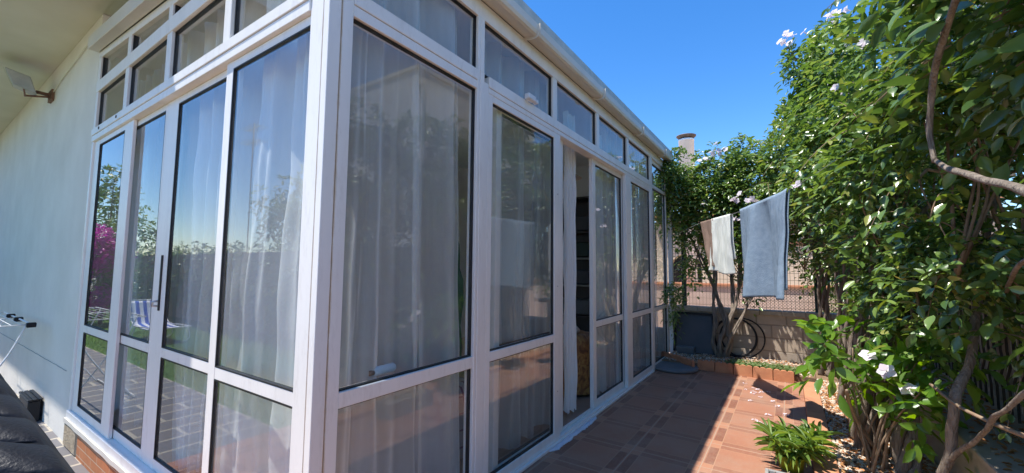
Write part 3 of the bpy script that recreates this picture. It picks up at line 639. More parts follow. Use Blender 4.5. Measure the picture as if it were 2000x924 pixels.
while k < .4:
    for sgn in (1, -1):
        a = Vector((6.85, k, .83)); b = Vector((6.85, k+sgn*.34, 1.17))
        if -2.6 < b.y < .35: t.bar(a, b, .004)
    k += .045
adopt(t.build('wire_mesh', 'wire'), wf)
wp = empty('white_post', (6.56, .06, 0), 'slim white post between the conservatory end and the fence', 'post')
adopt(MB().box(6.525, 6.60, .02, .09, 0, 2.62).build('shaft', 'whitepaint', bevel=.006), wp)
adopt(MB().box(6.50, 6.62, -.0, .11, 2.622, 2.67).build('cap', 'whitepaint', bevel=.006), wp)
# leaning panel, box, hoses, disc
bn = empty('folding_panel', (6.6, -.3, .07), 'dark charcoal plastic panel leaning against the block wall', 'panel')
t = MB(); t.hexa([(6.50, -.60, .07), (6.535, -.60, .07), (6.535, -.0, .07), (6.50, -.0, .07), (6.64, -.57, .70), (6.675, -.57, .70), (6.675, -.01, .70), (6.64, -.01, .70)])
adopt(t.build('board', 'charcoal', bevel=.012), bn)
t = MB(); [t.bar(a, b, .03, .03) for a, b in (((6.485, -.61, .08), (6.63, -.58, .715)), ((6.485, .01, .08), (6.63, 0.0, .715)), ((6.63, -.60, .715), (6.63, .01, .715)))]
adopt(t.build('rim', 'blackplastic'), bn)
adopt(MB().bar((6.575, -.42, .32), (6.575, -.47, .32), .02, .01).build('latch', 'lampgrey'), bn)
pbx = MB(); pbx.hexa([(6.33, -.32, .075), (6.46, -.32, .075), (6.46, -.07, .075), (6.33, -.07, .075), (6.31, -.335, .19), (6.47, -.335, .19), (6.47, -.055, .19), (6.31, -.055, .19)])
tag(pbx.build('storage_tub', 'greyplastic', bevel=.008), 'small grey plastic tub in front of the dark panel', 'tub')
def hose(cy, cz, r, x, turns, seed, label):
    pts = []
    for i in range(int(turns*40)+1):
        a = 2*math.pi*i/40; rr = r*(1+.03*math.sin(a*.37+seed)); pts.append((x-.06-.012*math.sin(a*.21+seed)-.10*max(0, -math.sin(a))*.4, cy+rr*math.cos(a), cz+rr*math.sin(a)*.98))
    tag(MB().tube(pts, .011, 8).build('hose_coil', 'blackplastic'), label, 'hose')
hose(-.90, .385, .30, 6.66, 2.3, 0, 'black garden hose coiled behind the vine trunk')
hose(-1.00, .375, .31, 6.70, 1.05, 2, 'wide loose black hose loop against the block wall')
tag(MB().lathe((5.50, -.20, 0), [(.31, 0), (.335, .012), (.335, .032), (.325, .045), (.30, .052), (.27, .048), (.24, .052), (0, .054)], 48).build('round_base', 'greyplastic', smooth=True), 'round flat grey plastic base on the tiles by the conservatory end', 'base')
# scalloped edging
eg = [(5.98, .10), (5.66, -.30), (5.62, -1.00), (5.57, -1.745)]
def along(poly, s):
    for (a, b) in zip(poly, poly[1:]):
        d = math.dist(a, b)
        if s <= d: k = s/d; return (a[0]+(b[0]-a[0])*k, a[1]+(b[1]-a[1])*k), ((b[0]-a[0])/d, (b[1]-a[1])/d)
        s -= d
    return poly[-1], d_
def edging_mesh():
    t = MB(); n_ = 3; w_ = .228/n_
    out = [(0, 0)]
    top = []
    for k in range(n_):
        for j in range(7): a = math.pi*j/6; top.append((k*w_+w_/2-math.cos(a)*w_/2*.97, .125+.022*math.sin(a)))
    prof = [(0.0, 0.0)]+top+[(.228, 0.0)]
    m = len(prof)
    for d in (0, .045): t.v += [(x, d, z) for x, z in prof]
    t.f.append(tuple(range(m-1, -1, -1))); t.f.append(tuple(range(m, 2*m)))
    for k in range(m): k2 = (k+1) % m; t.f.append((k, k2, m+k2, m+k))
    return t
e0 = None; tot = sum(math.dist(a, b) for a, b in zip(eg, eg[1:])); s = 0; i = 0
while s < tot-.2:
    p, d = along(eg, s)
    if e0 is None:
        e0 = edging_mesh().build('edging_tile', 'terracotta', bevel=.003); o = e0
    else: o = e0.copy(); COL.objects.link(o)
    o.location = (p[0], p[1], 0); o.rotation_euler = (random.uniform(-.05, .02), 0, math.atan2(d[1], d[0])+random.uniform(-.02, .02))
    tag(o, 'scalloped terracotta edging tile in the row between tiles and soil', 'edging tile', 'scalloped terracotta edging tiles')
    s += .236; i += 1
# right ledge and railing
lg = empty('planter_ledge', (2, -2.55, 0), 'low rendered ledge wall behind the gravel bed at the right', 'wall')
adopt(MB().box(-3, 6.68, -3.06, -2.525, -.3, .40).build('ledge_wall', 'ledge'), lg)
adopt(MB().box(-3, 6.68, -3.06, -2.50, .402, .44).build('ledge_top', 'cap', bevel=.006), lg)
rl = empty('zigzag_railing', (2, -2.95, .44), 'dark metal railing of zigzag bars behind the vines on the ledge', 'railing')
t = MB(); x = -.5
while x < 6.6:
    t.tube([(x, -2.90, .45), (x, -2.90, .62), (x+.035, -2.90, .70), (x-.035, -2.90, .80), (x, -2.90, .9), (x, -2.90, 1.55)], .008, 5); x += .11
t.smooth = False
adopt(t.build('bars', 'wire'), rl)
adopt(MB().box(-.6, 6.65, -2.92, -2.88, 1.56, 1.60).build('top_rail', 'wire'), rl)
nb = empty('slatted_screen', (2, -3.1, .44), 'pale grey slatted screen behind the zigzag railing', 'screen')
t = MB(); x = -.6
while x < 6.6: t.box(x, x+.085, -3.04, -3.02, .445, 1.75); x += .10
adopt(t.build('slats', 'ledge'), nb)
adopt(MB().box(-.6, 6.6, -3.018, -3.0, .5, .55).box(-.6, 6.6, -3.018, -3.0, 1.6, 1.65).build('rails', 'ledge'), nb)
# ------------------------------------------------------------------ towels and line
ld = Vector((-1, -.55, 0)).normalized()
def linep(s, sag=0): return Vector((4.99, -.706, 2.125))+ld*s
cl = MB().tube(catmull([(6.56, .05, 2.02), (4.99, -.706, 2.085), (4.2, -1.14, 2.075), (3.3, -1.64, 2.13), (2.45, -2.11, 2.30), (1.7, -2.5, 2.42)], 6), .0022, 6)
tag(cl.build('clothesline', 'lampgrey'), 'thin clothesline running from the white post up into the vines', 'clothesline')
def zline(x):
    P = [(6.56, 2.02), (4.99, 2.085), (4.2, 2.075), (3.3, 2.13), (2.45, 2.30)]
    for (a, za_), (b, zb_) in zip(P, P[1:]):
        if b <= x <= a: return za_+(zb_-za_)*(a-x)/(a-b)
    return 2.1
nrm_l = Vector((-ld.y, ld.x, 0))
def towel(x0, x1, drop, drop2, mat, seed, label, name='towel', taper=(0, 0), wave=.02, cat='towel', folds=3):
    def fn(u, v):
        x = x0+(x1-x0)*u; base = Vector((x, -.706-.55*(4.99-x), zline(x)+.006))
        if v < .06: k = v/.06; a = math.pi*k; q = base+nrm_l*(.012*math.cos(a)) + Vector((0, 0, .008*math.sin(a))); dn = 0; sd = math.cos(a)
        L = drop2+drop
        sv = v*L
        if sv < drop2: dn = drop2-sv; sd = 1
        else: dn = sv-drop2; sd = -1
        g = dn/max(drop, .01)
        off = sd*.012+wave*g**.6*(math.sin(folds*2*math.pi*u+seed)+.5*math.sin(folds*3.7*math.pi*u+seed*2+g))+.035*noise.noise(Vector((u*6, g*1.5, seed)))*g+.008*noise.noise(Vector((u*22, g*4, seed)))
        tx = (taper[0]*(1-u)-taper[1]*u)*g**1.3
        q = base+nrm_l*off+ld*tx
        return (q.x, q.y, base.z-dn-(.02*math.sin(u*5+seed)*g))
    o = MB().grid(fn, 70, 90).build(name, mat); sol = o.modifiers.new('thickness', 'SOLIDIFY'); sol.thickness = .006
    return tag(o, label, cat)
towel(4.99, 4.60, .60, .45, 'browncloth', 1, 'brown towel on the clothesline, partly behind the white one', taper=(.26, .0), folds=2)
towel(4.66, 4.20, .66, .50, 'whitecloth', 4, 'narrow white towel with rounded end on the clothesline', taper=(-.10, .0), folds=1.5, wave=.014)
towel(3.99, 3.22, .93, .85, 'bluecloth', 2, 'large faded blue bath towel hanging from the clothesline', folds=1.6, wave=.085, taper=(.0, -.06))
# ------------------------------------------------------------------ leaves
LT = np.array([(0, 0, 0), (.24, .38, .05), (.24, -.38, .05), (.50, .50, .05), (.50, -.50, .05), (.78, .30, -.02), (.78, -.30, -.02), (1.0, 0, -.16), (.45, 0, -.03), (.78, 0, -.09)])
LF = np.array([(0, 8, 1), (0, 2, 8), (1, 8, 3), (2, 4, 8), (3, 8, 9), (3, 9, 5), (4, 9, 8), (4, 6, 9), (5, 9, 7), (6, 7, 9)])
def unit(a): return a/np.maximum(np.linalg.norm(a, axis=1, keepdims=True), 1e-6)
def leaves(P, D, N, Ls, Ws, curl=1.0):
    P = np.asarray(P); D = unit(np.asarray(D)); N = np.asarray(N)
    Sd = unit(np.cross(N, D)); U = np.cross(D, Sd)
    T = LT.copy(); T[:, 2] *= curl
    V = P[:, None, :]+D[:, None, :]*(T[None, :, 0:1]*Ls[:, None, None])+Sd[:, None, :]*(T[None, :, 1:2]*Ws[:, None, None])+U[:, None, :]*(T[None, :, 2:3]*Ls[:, None, None])
    n = len(P); F_ = (LF[None]+(np.arange(n)*10)[:, None, None]).reshape(-1)
    return V.reshape(-1, 3), F_
def fbm(P, f, seed=0):
    return np.array([noise.noise(Vector((p[0]*f+seed, p[1]*f, p[2]*f))) for p in P])
def spray(blobs, leaf_l, leaf_w, per_m2, seed, shell=(.45, 1.05), gap=-.25, pairs=3, lift=.1, gapf=3.6):
    rg = np.random.default_rng(seed); Ps = []; Ns = []
    for (cx, cy, cz, rx, ry, rz, *dm) in blobs:
        area = 4*math.pi*((rx*ry)**1.6/3+(rx*rz)**1.6/3+(ry*rz)**1.6/3)**(1/1.6)
        n = int(area*per_m2*(dm[0] if dm else 1))
        d = unit(rg.normal(size=(n, 3))); r = shell[0]+(shell[1]-shell[0])*rg.random(n)**.6
        # lumpy outline
        lump = 1+.42*fbm(d*1.7+np.array([cx, cy, cz]), 2.6, seed)
        P = np.array([cx, cy, cz])+d*np.array([rx, ry, rz])*(r*lump)[:, None]
        nn = unit(d/np.array([rx, ry, rz])); Ps.append(P); Ns.append(nn)
    P = np.vstack(Ps); N = np.vstack(Ns)
    keep = fbm(P, gapf, seed+5) > gap; P = P[keep]; N = N[keep]; n = len(P)
    D = unit(N*.9+rg.normal(size=(n, 3))*.55+np.array([0, 0, lift]))
    upv = unit(np.array([0, 0, 1.0])+N*.6+rg.normal(size=(n, 3))*.35)
    Sd = unit(np.cross(upv, D)); LP = []; LD = []; LN = []; LL = []; LW = []
    sc = .55+.75*rg.random(n); step = leaf_l*.55
    for k in range(pairs):
        for sgn in (1, -1):
            p = P+D*(step*(k+.3)*sc)[:, None]-np.array([0, 0, 1])*(.02*k*k*sc*leaf_l/.07)[:, None]
            dd = unit(D*.55+Sd*sgn*.85+rg.normal(size=(n, 3))*.18-np.array([0, 0, .22]))
            LP.append(p); LD.append(dd); LN.append(unit(upv+rg.normal(size=(n, 3))*.5)); s_ = sc*(1-.10*abs(k-1)); LL.append(leaf_l*s_*(.85+.3*rg.random(n))); LW.append(leaf_w*s_*(.85+.3*rg.random(n)))
    p = P+D*(step*(pairs+.0)*sc)[:, None]-np.array([0, 0, 1])*(.02*pairs*pairs*sc*leaf_l/.07)[:, None]
    LP.append(p); LD.append(unit(D-np.array([0, 0, .25]))); LN.append(upv); LL.append(leaf_l*sc*1.15); LW.append(leaf_w*sc)
    return leaves(np.vstack(LP), np.vstack(LD), np.vstack(LN), np.concatenate(LL), np.concatenate(LW)), P, D
def stems_bundle(paths, r0, r1, seed, name, parent, mat='bark', wobble=.02):
    t = MB()
    for i, p in enumerate(paths):
        q = catmull(p, 7); n = len(q); rr = random.Random(seed*31+i)
        q = [v+Vector(noise.noise_vector(v*4+Vector((seed, i*3, 0))))*wobble*(.3+.7*min(1, k/4)) for k, v in enumerate(q)]
        sc = rr.uniform(.7, 1.15)
        rad = [(r0+(r1-r0)*(k/(n-1))**.8)*sc*(1+.18*noise.noise(v*7)) for k, v in enumerate(q)]
        t.tube(q, rad, 8, wob=.25, seed=seed+i)
    return t.build(name, mat, parent)
def twist(base, top, mid, strands, rad, turns, seed, r0, r1, name, parent, spread=.18):
    """rope of strands winding round each other, splaying at the top"""
    paths = []
    for s_ in range(strands):
        pts = []
        for k in range(9):
            u = k/8; b = Vector(base); m = Vector(mid); tp = Vector(top)
            c = b*(1-u)**2+m*2*u*(1-u)+tp*u*u
            a = 2*math.pi*(s_/strands+turns*u)+seed; rr = rad*(1.15-.5*math.sin(math.pi*u))*(1+ (spread/rad)*max(0, u-.55)*1.6)
            pts.append(c+Vector((math.cos(a)*rr, math.sin(a)*rr, 0)))
        paths.append(pts)
    return stems_bundle(paths, r0, r1, seed, name, parent)
def flower_cluster(c, n, size, seed, parent, facing=(-.55, .45, .55)):
    rg = np.random.default_rng(seed); f = np.array(facing)
    for i in range(n):
        P = []; D = []; N = []; LL = []; LW = []
        ctr = np.array(c)+(rg.normal(size=3)*size*.95*np.array([1, 1, .55]) if n > 1 else 0)
        ax = unit((f+rg.normal(size=3)*.4)[None])[0]; a = unit(np.cross(ax, [0, 0, 1.0])[None])[0]; b = np.cross(ax, a)
        for k in range(5):
            an = 2*math.pi*k/5+rg.random()*.3; d = a*math.cos(an)+b*math.sin(an)
            P.append(ctr+d*size*.04); D.append(d+ax*.12); N.append(ax+rg.normal(size=3)*.15); LL.append(size*.58); LW.append(size*.60)
        P.append(ctr-ax*size*.8); D.append(ax); N.append(a); LL.append(size*.85); LW.append(size*.22)
        V, F_ = leaves(P, D, N, np.array(LL), np.array(LW), .6)
        adopt(np_mesh('flower', V, F_, 3, 'petal'), parent)
def vine(base, blobs, label, seed, leaf=(.065, .032), dens=300, mat='leaf', trunk=None, flowers=(), gap=.0, twigs=26, name='flowering_vine', cat='vine', pairs=3, lift=.1, arcs=60):
    e = empty(name, base, label, cat, 'flowering vines along the boundary')
    (V, F_), P, D = spray(blobs, leaf[0], leaf[1], dens, seed, gap=gap, pairs=pairs, lift=lift)
    adopt(np_mesh('crown', V, F_, 3, mat), e)
    if trunk: 
        for a in trunk: adopt(twist(*a[:-1], seed=seed, name='trunk', parent=None, **a[-1]), e)
    rg = np.random.default_rng(seed+500); LP = []; LD = []; LN = []; LL = []; LW = []; ta = MB()
    for i in range(arcs):      # long shoots arching out of the crown
        k = int(rg.integers(len(P))); p0 = P[k]; o_ = D[k]+np.array([0, 0, .55])+rg.normal(size=3)*.35; o_ /= np.linalg.norm(o_); Lg = .18+.32*rg.random(); drop_ = .25+.6*rg.random(); pts = []
        for j in range(8):
            u = j/7; q = p0+o_*Lg*u-np.array([0, 0, 1])*drop_*Lg*u*u; pts.append(tuple(q))
            tn = o_-np.array([0, 0, 2*drop_*u]); tn /= np.linalg.norm(tn); sd_ = np.cross(tn, [0, 0, 1.0]); sd_ /= max(np.linalg.norm(sd_), .01)
            if j > 1:
                for sg in (1, -1):
                    LP.append(q); LD.append(tn*.6+sd_*sg*.8+rg.normal(size=3)*.15-np.array([0, 0, .25])); LN.append(np.array([0, 0, 1])+rg.normal(size=3)*.3); z_ = (.75+.5*rg.random())*(1.1-.4*u); LL.append(leaf[0]*z_); LW.append(leaf[1]*z_)
        ta.tube(pts, [.004-.0025*j/7 for j in range(8)], 4)
    V2, F2 = leaves(LP, LD, LN, np.array(LL), np.array(LW)); adopt(np_mesh('outer_leaves', V2, F2, 3, 'leaf' if mat == 'leaf' else mat), e); 
    # twigs through the crown and wispy shoots at the outside
    t = ta; rr = random.Random(seed)
    for i in range(twigs):
        b = blobs[rr.randrange(len(blobs))]; c = Vector(b[:3])
        k = rr.randrange(len(P)); q = Vector(P[k])
        m = (c+q)*.5+Vector((rr.uniform(-.1, .1), rr.uniform(-.1, .1), rr.uniform(-.15, .05)))
        t.tube(catmull([c+Vector((0, 0, -b[5]*.7)), m, q], 5), [.009-.007*j/10 for j in range(11)], 5)
    adopt(t.build('twigs', 'twig'), e)
    for i, (c, n, s) in enumerate(flowers): flower_cluster(c, n, s, seed*100+i, e)
    return e
TW = dict(r0=.030, r1=.014)
v1 = vine((6.45, -.75, .07), [(6.72, -.05, 2.75, .36, .40, .58), (6.72, -.62, 2.72, .40, .55, .72), (6.66, -1.15, 2.85, .42, .45, .68), (6.70, -.30, 1.75, .14, .26, .45, .35), (6.62, -1.0, 2.1, .3, .4, .35, .7), (6.68, -1.12, 1.4, .14, .14, .35, .5)],
     'flowering vine over the end fence, left of the blue towel', 21, (.066, .034), 420, gap=-.3, flowers=[((6.2, -.678, 3.322), 4, .075), ((6.2, -.827, 3.366), 5, .075), ((5.9, -1.059, 2.497), 5, .08), ((5.9, -1.203, 2.454), 5, .08), ((6.2, -.552, 2.517), 1, .06), ((6.2, -1.024, 2.224), 3, .07), ((6.2, -.54, 3.25), 3, .07)])
for pth, sc in (([(6.42, -.72, .05), (6.38, -.70, .30), (6.45, -.78, .58), (6.62, -.66, 1.0), (6.72, -.48, 1.5), (6.78, -.2, 2.1)], 1), ([(6.45, -.78, .05), (6.43, -.86, .3), (6.42, -.80, .55), (6.50, -.95, .95), (6.60, -1.02, 1.5), (6.70, -1.0, 2.2)], .9), ([(6.40, -.76, .05), (6.34, -.82, .28), (6.36, -.90, .5), (6.44, -1.05, .8), (6.55, -1.22, 1.15)], .7), ([(6.44, -.70, .05), (6.40, -.60, .3), (6.46, -.63, .6), (6.55, -.60, .9), (6.72, -.63, 1.3), (6.78, -.6, 2.3)], .9), ([(6.47, -.74, .05), (6.48, -.70, .3), (6.47, -.80, .5), (6.52, -.88, .8), (6.66, -.90, 1.2), (6.74, -.86, 2.2)], .8)):
    adopt(stems_bundle([pth, [tuple(Vector(p)+Vector((.02*math.sin(i*1.7), .035*math.cos(i*1.5), 0))) for i, p in enumerate(pth)]], .034*sc, .018*sc, int(sc*77), 'trunk', None), v1)
v2 = vine((6.2, -2.0, .05), [(6.05, -1.90, 3.0, .62, .48, .74), (6.45, -1.62, 2.5, .45, .38, .75), (6.15, -2.30, 2.0, .55, .34, .62), (6.55, -1.85, 1.75, .25, .25, .4, .5)],
     'tall flowering vine in the far corner where the two boundaries meet', 22, (.064, .033), 330, flowers=[((5.55, -1.80, 3.653), 5, .08), ((5.4, -1.753, 3.462), 2, .07), ((6.3, -1.459, 3.399), 3, .07)],
     trunk=[((6.25, -2.05, .02), (6.1, -2.1, 2.2), (6.15, -2.0, 1.0), 5, .07, 1.1, dict(r0=.030, r1=.016))])
v3 = vine((5.2, -2.2, .02), [(5.1, -2.20, 3.0, .66, .50, .74), (5.2, -2.42, 2.1, .62, .34, .66), (4.9, -2.0, 2.45, .35, .25, .3)],
     'dense flowering vine beyond the blue towel, second from the far corner', 23, (.066, .034), 320, flowers=[((4.5, -1.70, 4.10), 5, .07), ((4.5, -1.79, 4.12), 4, .07), ((4.5, -2.0, 3.953), 5, .07)],
     trunk=[((5.25, -2.2, .0), (5.2, -2.3, 2.0), (5.1, -2.1, 1.0), 5, .08, .9, dict(r0=.032, r1=.015)), ((4.85, -2.1, .0), (4.9, -2.3, 1.9), (4.8, -2.2, 1.0), 3, .05, .8, dict(r0=.026, r1=.014))])
# sprig carrying the top flowers
t = MB().tube(catmull([(4.9, -2.15, 3.3), (4.75, -1.98, 3.6), (4.6, -1.8, 3.9), (4.55, -1.74, 4.02)], 6), .008, 6)
adopt(t.build('twigs', 'twig'), v3)
(Vv, Ff), _, _ = spray([(4.62, -1.86, 3.85, .22, .14, .20), (4.75, -2.05, 3.6, .25, .2, .2), (4.3, -2.1, 3.8, .28, .2, .22), (5.3, -1.85, 3.5, .3, .25, .15)], .066, .032, 260, 66, gap=-.5)
adopt(np_mesh('crown', Vv, Ff, 3, 'leaf'), v3)
v4 = vine((4.1, -2.3, .02), [(4.1, -2.28, 3.0, .66, .50, .68), (4.1, -2.45, 2.15, .6, .36, .6), (3.9, -2.0, 2.5, .4, .22, .35), (3.7, -2.15, 1.9, .35, .2, .3), (3.5, -2.3, 1.45, .35, .2, .25, .6)],
     'flowering vine with bare twisted stems right of the blue towel', 24, (.070, .036), 300, flowers=[((4.2, -2.10, 4.08), 4, .07), ((4.0, -2.18, 4.02), 4, .07), ((3.9, -2.2, 3.616), 4, .07), ((3.9, -2.05, 3.2), 2, .06), ((3.5, -1.72, 2.213), 2, .06)],
     trunk=[((3.95, -2.28, .0), (4.05, -2.35, 2.1), (4.1, -2.2, 1.0), 6, .10, .9, dict(r0=.032, r1=.015)), ((3.62, -2.12, .0), (3.8, -2.35, 1.8), (3.66, -2.15, .9), 5, .07, .6, dict(r0=.034, r1=.014))])
v5 = vine((3.1, -2.3, .02), [(3.1, -2.40, 2.9, .64, .44, .62), (3.1, -2.48, 2.05, .55, .38, .62), (2.95, -2.15, 2.3, .4, .2, .3), (2.95, -2.25, 1.65, .35, .2, .25), (2.8, -2.38, 1.2, .4, .15, .25, .7), (3.3, -2.3, 1.4, .3, .2, .25, .7)],
     'flowering vine on the rope-like twisted trunk beside the gravel', 25, (.070, .036), 300, flowers=[((3.1, -2.1, 2.9), 3, .06), ((3.0, -2.12, 2.404), 1, .06), ((2.7, -2.15, 3.0), 3, .06)],
     trunk=[((3.02, -2.30, .0), (3.2, -2.42, 2.0), (3.1, -2.3, .9), 4, .055, 2.2, dict(r0=.042, r1=.018)), ((3.38, -2.14, .0), (3.3, -2.4, 1.7), (3.35, -2.2, .9), 5, .07, .6, dict(r0=.036, r1=.016))])
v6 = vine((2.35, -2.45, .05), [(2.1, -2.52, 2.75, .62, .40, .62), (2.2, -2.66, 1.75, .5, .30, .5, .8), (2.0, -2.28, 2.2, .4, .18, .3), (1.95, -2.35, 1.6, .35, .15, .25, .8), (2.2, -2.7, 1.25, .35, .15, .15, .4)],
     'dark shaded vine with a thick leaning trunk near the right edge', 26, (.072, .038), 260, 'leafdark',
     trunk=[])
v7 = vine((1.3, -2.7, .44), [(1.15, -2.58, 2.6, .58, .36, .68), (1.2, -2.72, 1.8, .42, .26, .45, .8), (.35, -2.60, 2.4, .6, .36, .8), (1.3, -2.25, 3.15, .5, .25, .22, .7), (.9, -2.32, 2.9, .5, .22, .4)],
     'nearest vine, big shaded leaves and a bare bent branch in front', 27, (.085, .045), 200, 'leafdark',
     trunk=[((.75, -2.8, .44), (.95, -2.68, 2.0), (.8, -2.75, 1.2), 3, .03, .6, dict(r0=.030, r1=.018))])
adopt(stems_bundle([[(2.60, -2.33, .0), (2.44, -2.35, .30), (2.30, -2.37, .64), (2.32, -2.42, .81), (2.42, -2.5, 1.05), (2.55, -2.6, 1.4), (2.5, -2.65, 2.0)]], .029, .018, 61, 'trunk', None, wobble=.025), v6)
adopt(stems_bundle([[(2.42, -2.37, .36), (2.27, -2.4, .50), (1.87, -2.41, .745), (1.57, -2.42, .957), (1.2, -2.5, 1.3)]], .019, .013, 62, 'trunk', None, wobble=.03), v6)
# the bare bent branches in front of the dark foliage (belongs to the nearest vine)
br = [Vector(p) for p in ((.62, -2.1, 2.30), (.80, -2.1, 2.235), (.955, -2.1, 2.14), (1.03, -2.1, 2.05), (1.06, -2.1, 1.955), (1.03, -2.105, 1.84))]
br2 = [Vector(p) for p in ((1.05, -2.105, 1.85), (.85, -2.1, 1.78), (.62, -2.1, 1.70), (.30, -2.1, 1.60), (.05, -2.12, 1.5))]
adopt(stems_bundle([br], .011, .010, 5, 'branch', None, wobble=.008), v7)
adopt(stems_bundle([br2], .010, .014, 6, 'branch', None, wobble=.008), v7)
adopt(stems_bundle([[(1.9, -2.5, 1.36), (1.4, -2.38, 1.46), (.9, -2.3, 1.53), (.3, -2.2, 1.6)]], .008, .008, 8, 'branch', None, wobble=.01), v7)
# loose stray stems hanging out of the hedge
for i, pth in enumerate(([(2.6, -1.95, .66), (2.9, -2.02, .42), (3.1, -2.12, .2), (3.2, -2.2, .05)], [(2.3, -2.3, .82), (2.0, -2.4, .74), (1.7, -2.6, .72)], [(2.0, -2.35, .45), (2.3, -2.32, .30), (2.7, -2.3, .12)])):
    adopt(stems_bundle([pth], .009, .013, 40+i, 'branch', None, 'twig', wobble=.02), v5 if i == 0 else v6)
# broad leaved shrub in front
sb = empty('broad_leaf_shrub', (3.15, -2.1, .02), 'low shrub of big glossy leaves and faded petals in front of the trunks', 'shrub')
(Vv, Ff), P_, D_ = spray([(2.95, -1.92, .92, .24, .15, .13), (2.80, -2.22, .86, .24, .14, .12), (3.0, -2.20, .68, .28, .12, .10), (2.80, -2.34, .50, .13, .08, .07), (2.6, -2.32, .66, .18, .10, .09), (2.6, -2.42, .95, .2, .10, .12)], .115, .056, 60, 77, shell=(.5, 1), gap=-.6, pairs=2)
adopt(np_mesh('crown', Vv, Ff, 3, 'leafbroad'), sb)
t = MB()
for i in range(11):
    q = Vector(P_[(i*7) % len(P_)]); b = Vector((3.15+random.uniform(-.25, .1), -2.12+random.uniform(-.1, .08), .02)); t.tube(catmull([b, (b+q)*.5+Vector((random.uniform(-.06, .06), .03, .04)), q], 5), [.010-.006*j/10 for j in range(11)], 5)
adopt(t.build('stems', 'twig'), sb)
for i, (c) in enumerate([(2.60, -2.07, .90), (2.55, -2.15, .82), (2.50, -2.24, .735)]): flower_cluster(c, 1, .085, 900+i, sb)
# potted lance-leaved plant
pp_ = empty('potted_plant', (2.78, -1.62, 0), 'spiky green potted plant at the bottom edge beside the kerb', 'plant')
adopt(MB().lathe((2.78, -1.62, 0), [(.0, 0), (.075, 0), (.09, .09), (.095, .09), (.095, .10), (.085, .10), (.08, .08), (0, .08)], 24).build('pot', 'lime', smooth=True), pp_)
rg = np.random.default_rng(5); P=[]; D=[]; N=[]; LL=[]; LW=[]; t = MB()
for s_ in range(22):
    a = rg.random()*6.28; r = .07*rg.random(); b = np.array([2.78+r*math.cos(a), -1.62+r*math.sin(a), .08]); lean = np.array([math.cos(a)*.7, math.sin(a)*.7, 1.0])*(.06+.14*rg.random())
    t.tube([tuple(b), tuple(b+lean*.5), tuple(b+lean)], .004, 5)
    for k in range(15):
        u = .25+.75*k/14; an = k*2.4+rg.random(); el = -.15+1.0*(k/14)
        P.append(b+lean*u); D.append([math.cos(an)*math.cos(el)+lean[0]*.5, math.sin(an)*math.cos(el)+lean[1]*.5, math.sin(el)]); N.append([rg.normal()*.2, rg.normal()*.2, 1]); LL.append(.11+.07*rg.random()); LW.append(.014+.009*rg.random())
V_, F__ = leaves(P, D, N, np.array(LL), np.array(LW)*1.3, 1.6); adopt(np_mesh('foliage', V_, F__, 3, 'leafspike'), pp_); adopt(t.build('stems', 'leafspike'), pp_)
# stone trough with dry reeds
tr_ = empty('stone_trough', (2.1, -1.55, 0), 'weathered grey stone trough of dry reeds, mirrored in the corner window', 'planter')
def trough():
    t = MB(); x0, x1, y0, y1, h, k = 1.70, 2.30, -1.68, -1.48, .15, .022
    t.box(x0, x1, y0, y0+k, 0, h).box(x0, x1, y1-k, y1, 0, h).box(x0, x0+k, y0+k, y1-k, 0, h).box(x1-k, x1, y0+k, y1-k, 0, h).box(x0+k, x1-k, y0+k, y1-k, .0, .13); return t
adopt(trough().build('trough', 'trough', bevel=.004), tr_)
t = MB()
for i in range(26):
    x = random.uniform(1.76, 2.28); y = random.uniform(-1.64, -1.52); h = random.uniform(.03, .10); dx = random.uniform(-.05, .05); dy = random.uniform(-.04, .04)
    t.tube(catmull([(x, y, .12), (x+dx*.3, y+dy*.3, .12+h*.5), (x+dx, y+dy, .12+h)], 4), [.006*(1-j/9)+.0015 for j in range(9)], 4)
adopt(t.build('reeds', 'reed'), tr_)
# ivy and gravel
def gravel(n, fn, seed, name='gravel'):
    rg = np.random.default_rng(seed)
    base = np.array([(1, 0, 0), (-1, 0, 0), (0, 1, 0), (0, -1, 0), (0, 0, 1), (0, 0, -1)], float); fc = np.array([(0, 2, 4), (2, 1, 4), (1, 3, 4), (3, 0, 4), (2, 0, 5), (1, 2, 5), (3, 1, 5), (0, 3, 5)])
    C_ = np.array([fn(rg) for _ in range(n)]); s = (.006+.012*rg.random(n)**1.6)
    V = base[None]*(s[:, None, None]*(.7+.6*rg.random((n, 1, 3))))*(.8+.4*rg.random((n, 6, 1)))
    an = rg.random(n)*6.28; c, s_ = np.cos(an), np.sin(an); tl = rg.normal(size=n)*.5
    X = V[..., 0]*c[:, None]-V[..., 1]*s_[:, None]; Y = V[..., 0]*s_[:, None]+V[..., 1]*c[:, None]; Z = V[..., 2]*.6+X*np.sin(tl)[:, None]*.4
    V = np.stack([X, Y, Z], -1)+C_[:, None, :]
    return np_mesh(name, V.reshape(-1, 3), (fc[None]+(np.arange(n)*6)[:, None, None]).reshape(-1), 3, 'stone', smooth=False)
def gfn(rg):
    x = 1.6+4.2*rg.random()**1.15; y = -1.91-.60*rg.random(); return (x, y, .024+.012*rg.random()+.02*abs(noise.noise(Vector((x*3, y*3, 0)))))
tag(gravel(16000, gfn, 3), 'white and orange gravel in the planting bed', 'gravel', kind='stuff')
tag(gravel(2600, lambda rg: (5.72+.95*rg.random(), -1.85+1.85*rg.random(), .078), 4), 'gravel on the soil strip before the block wall', 'gravel', kind='stuff')
rg = np.random.default_rng(9); n_ = 900
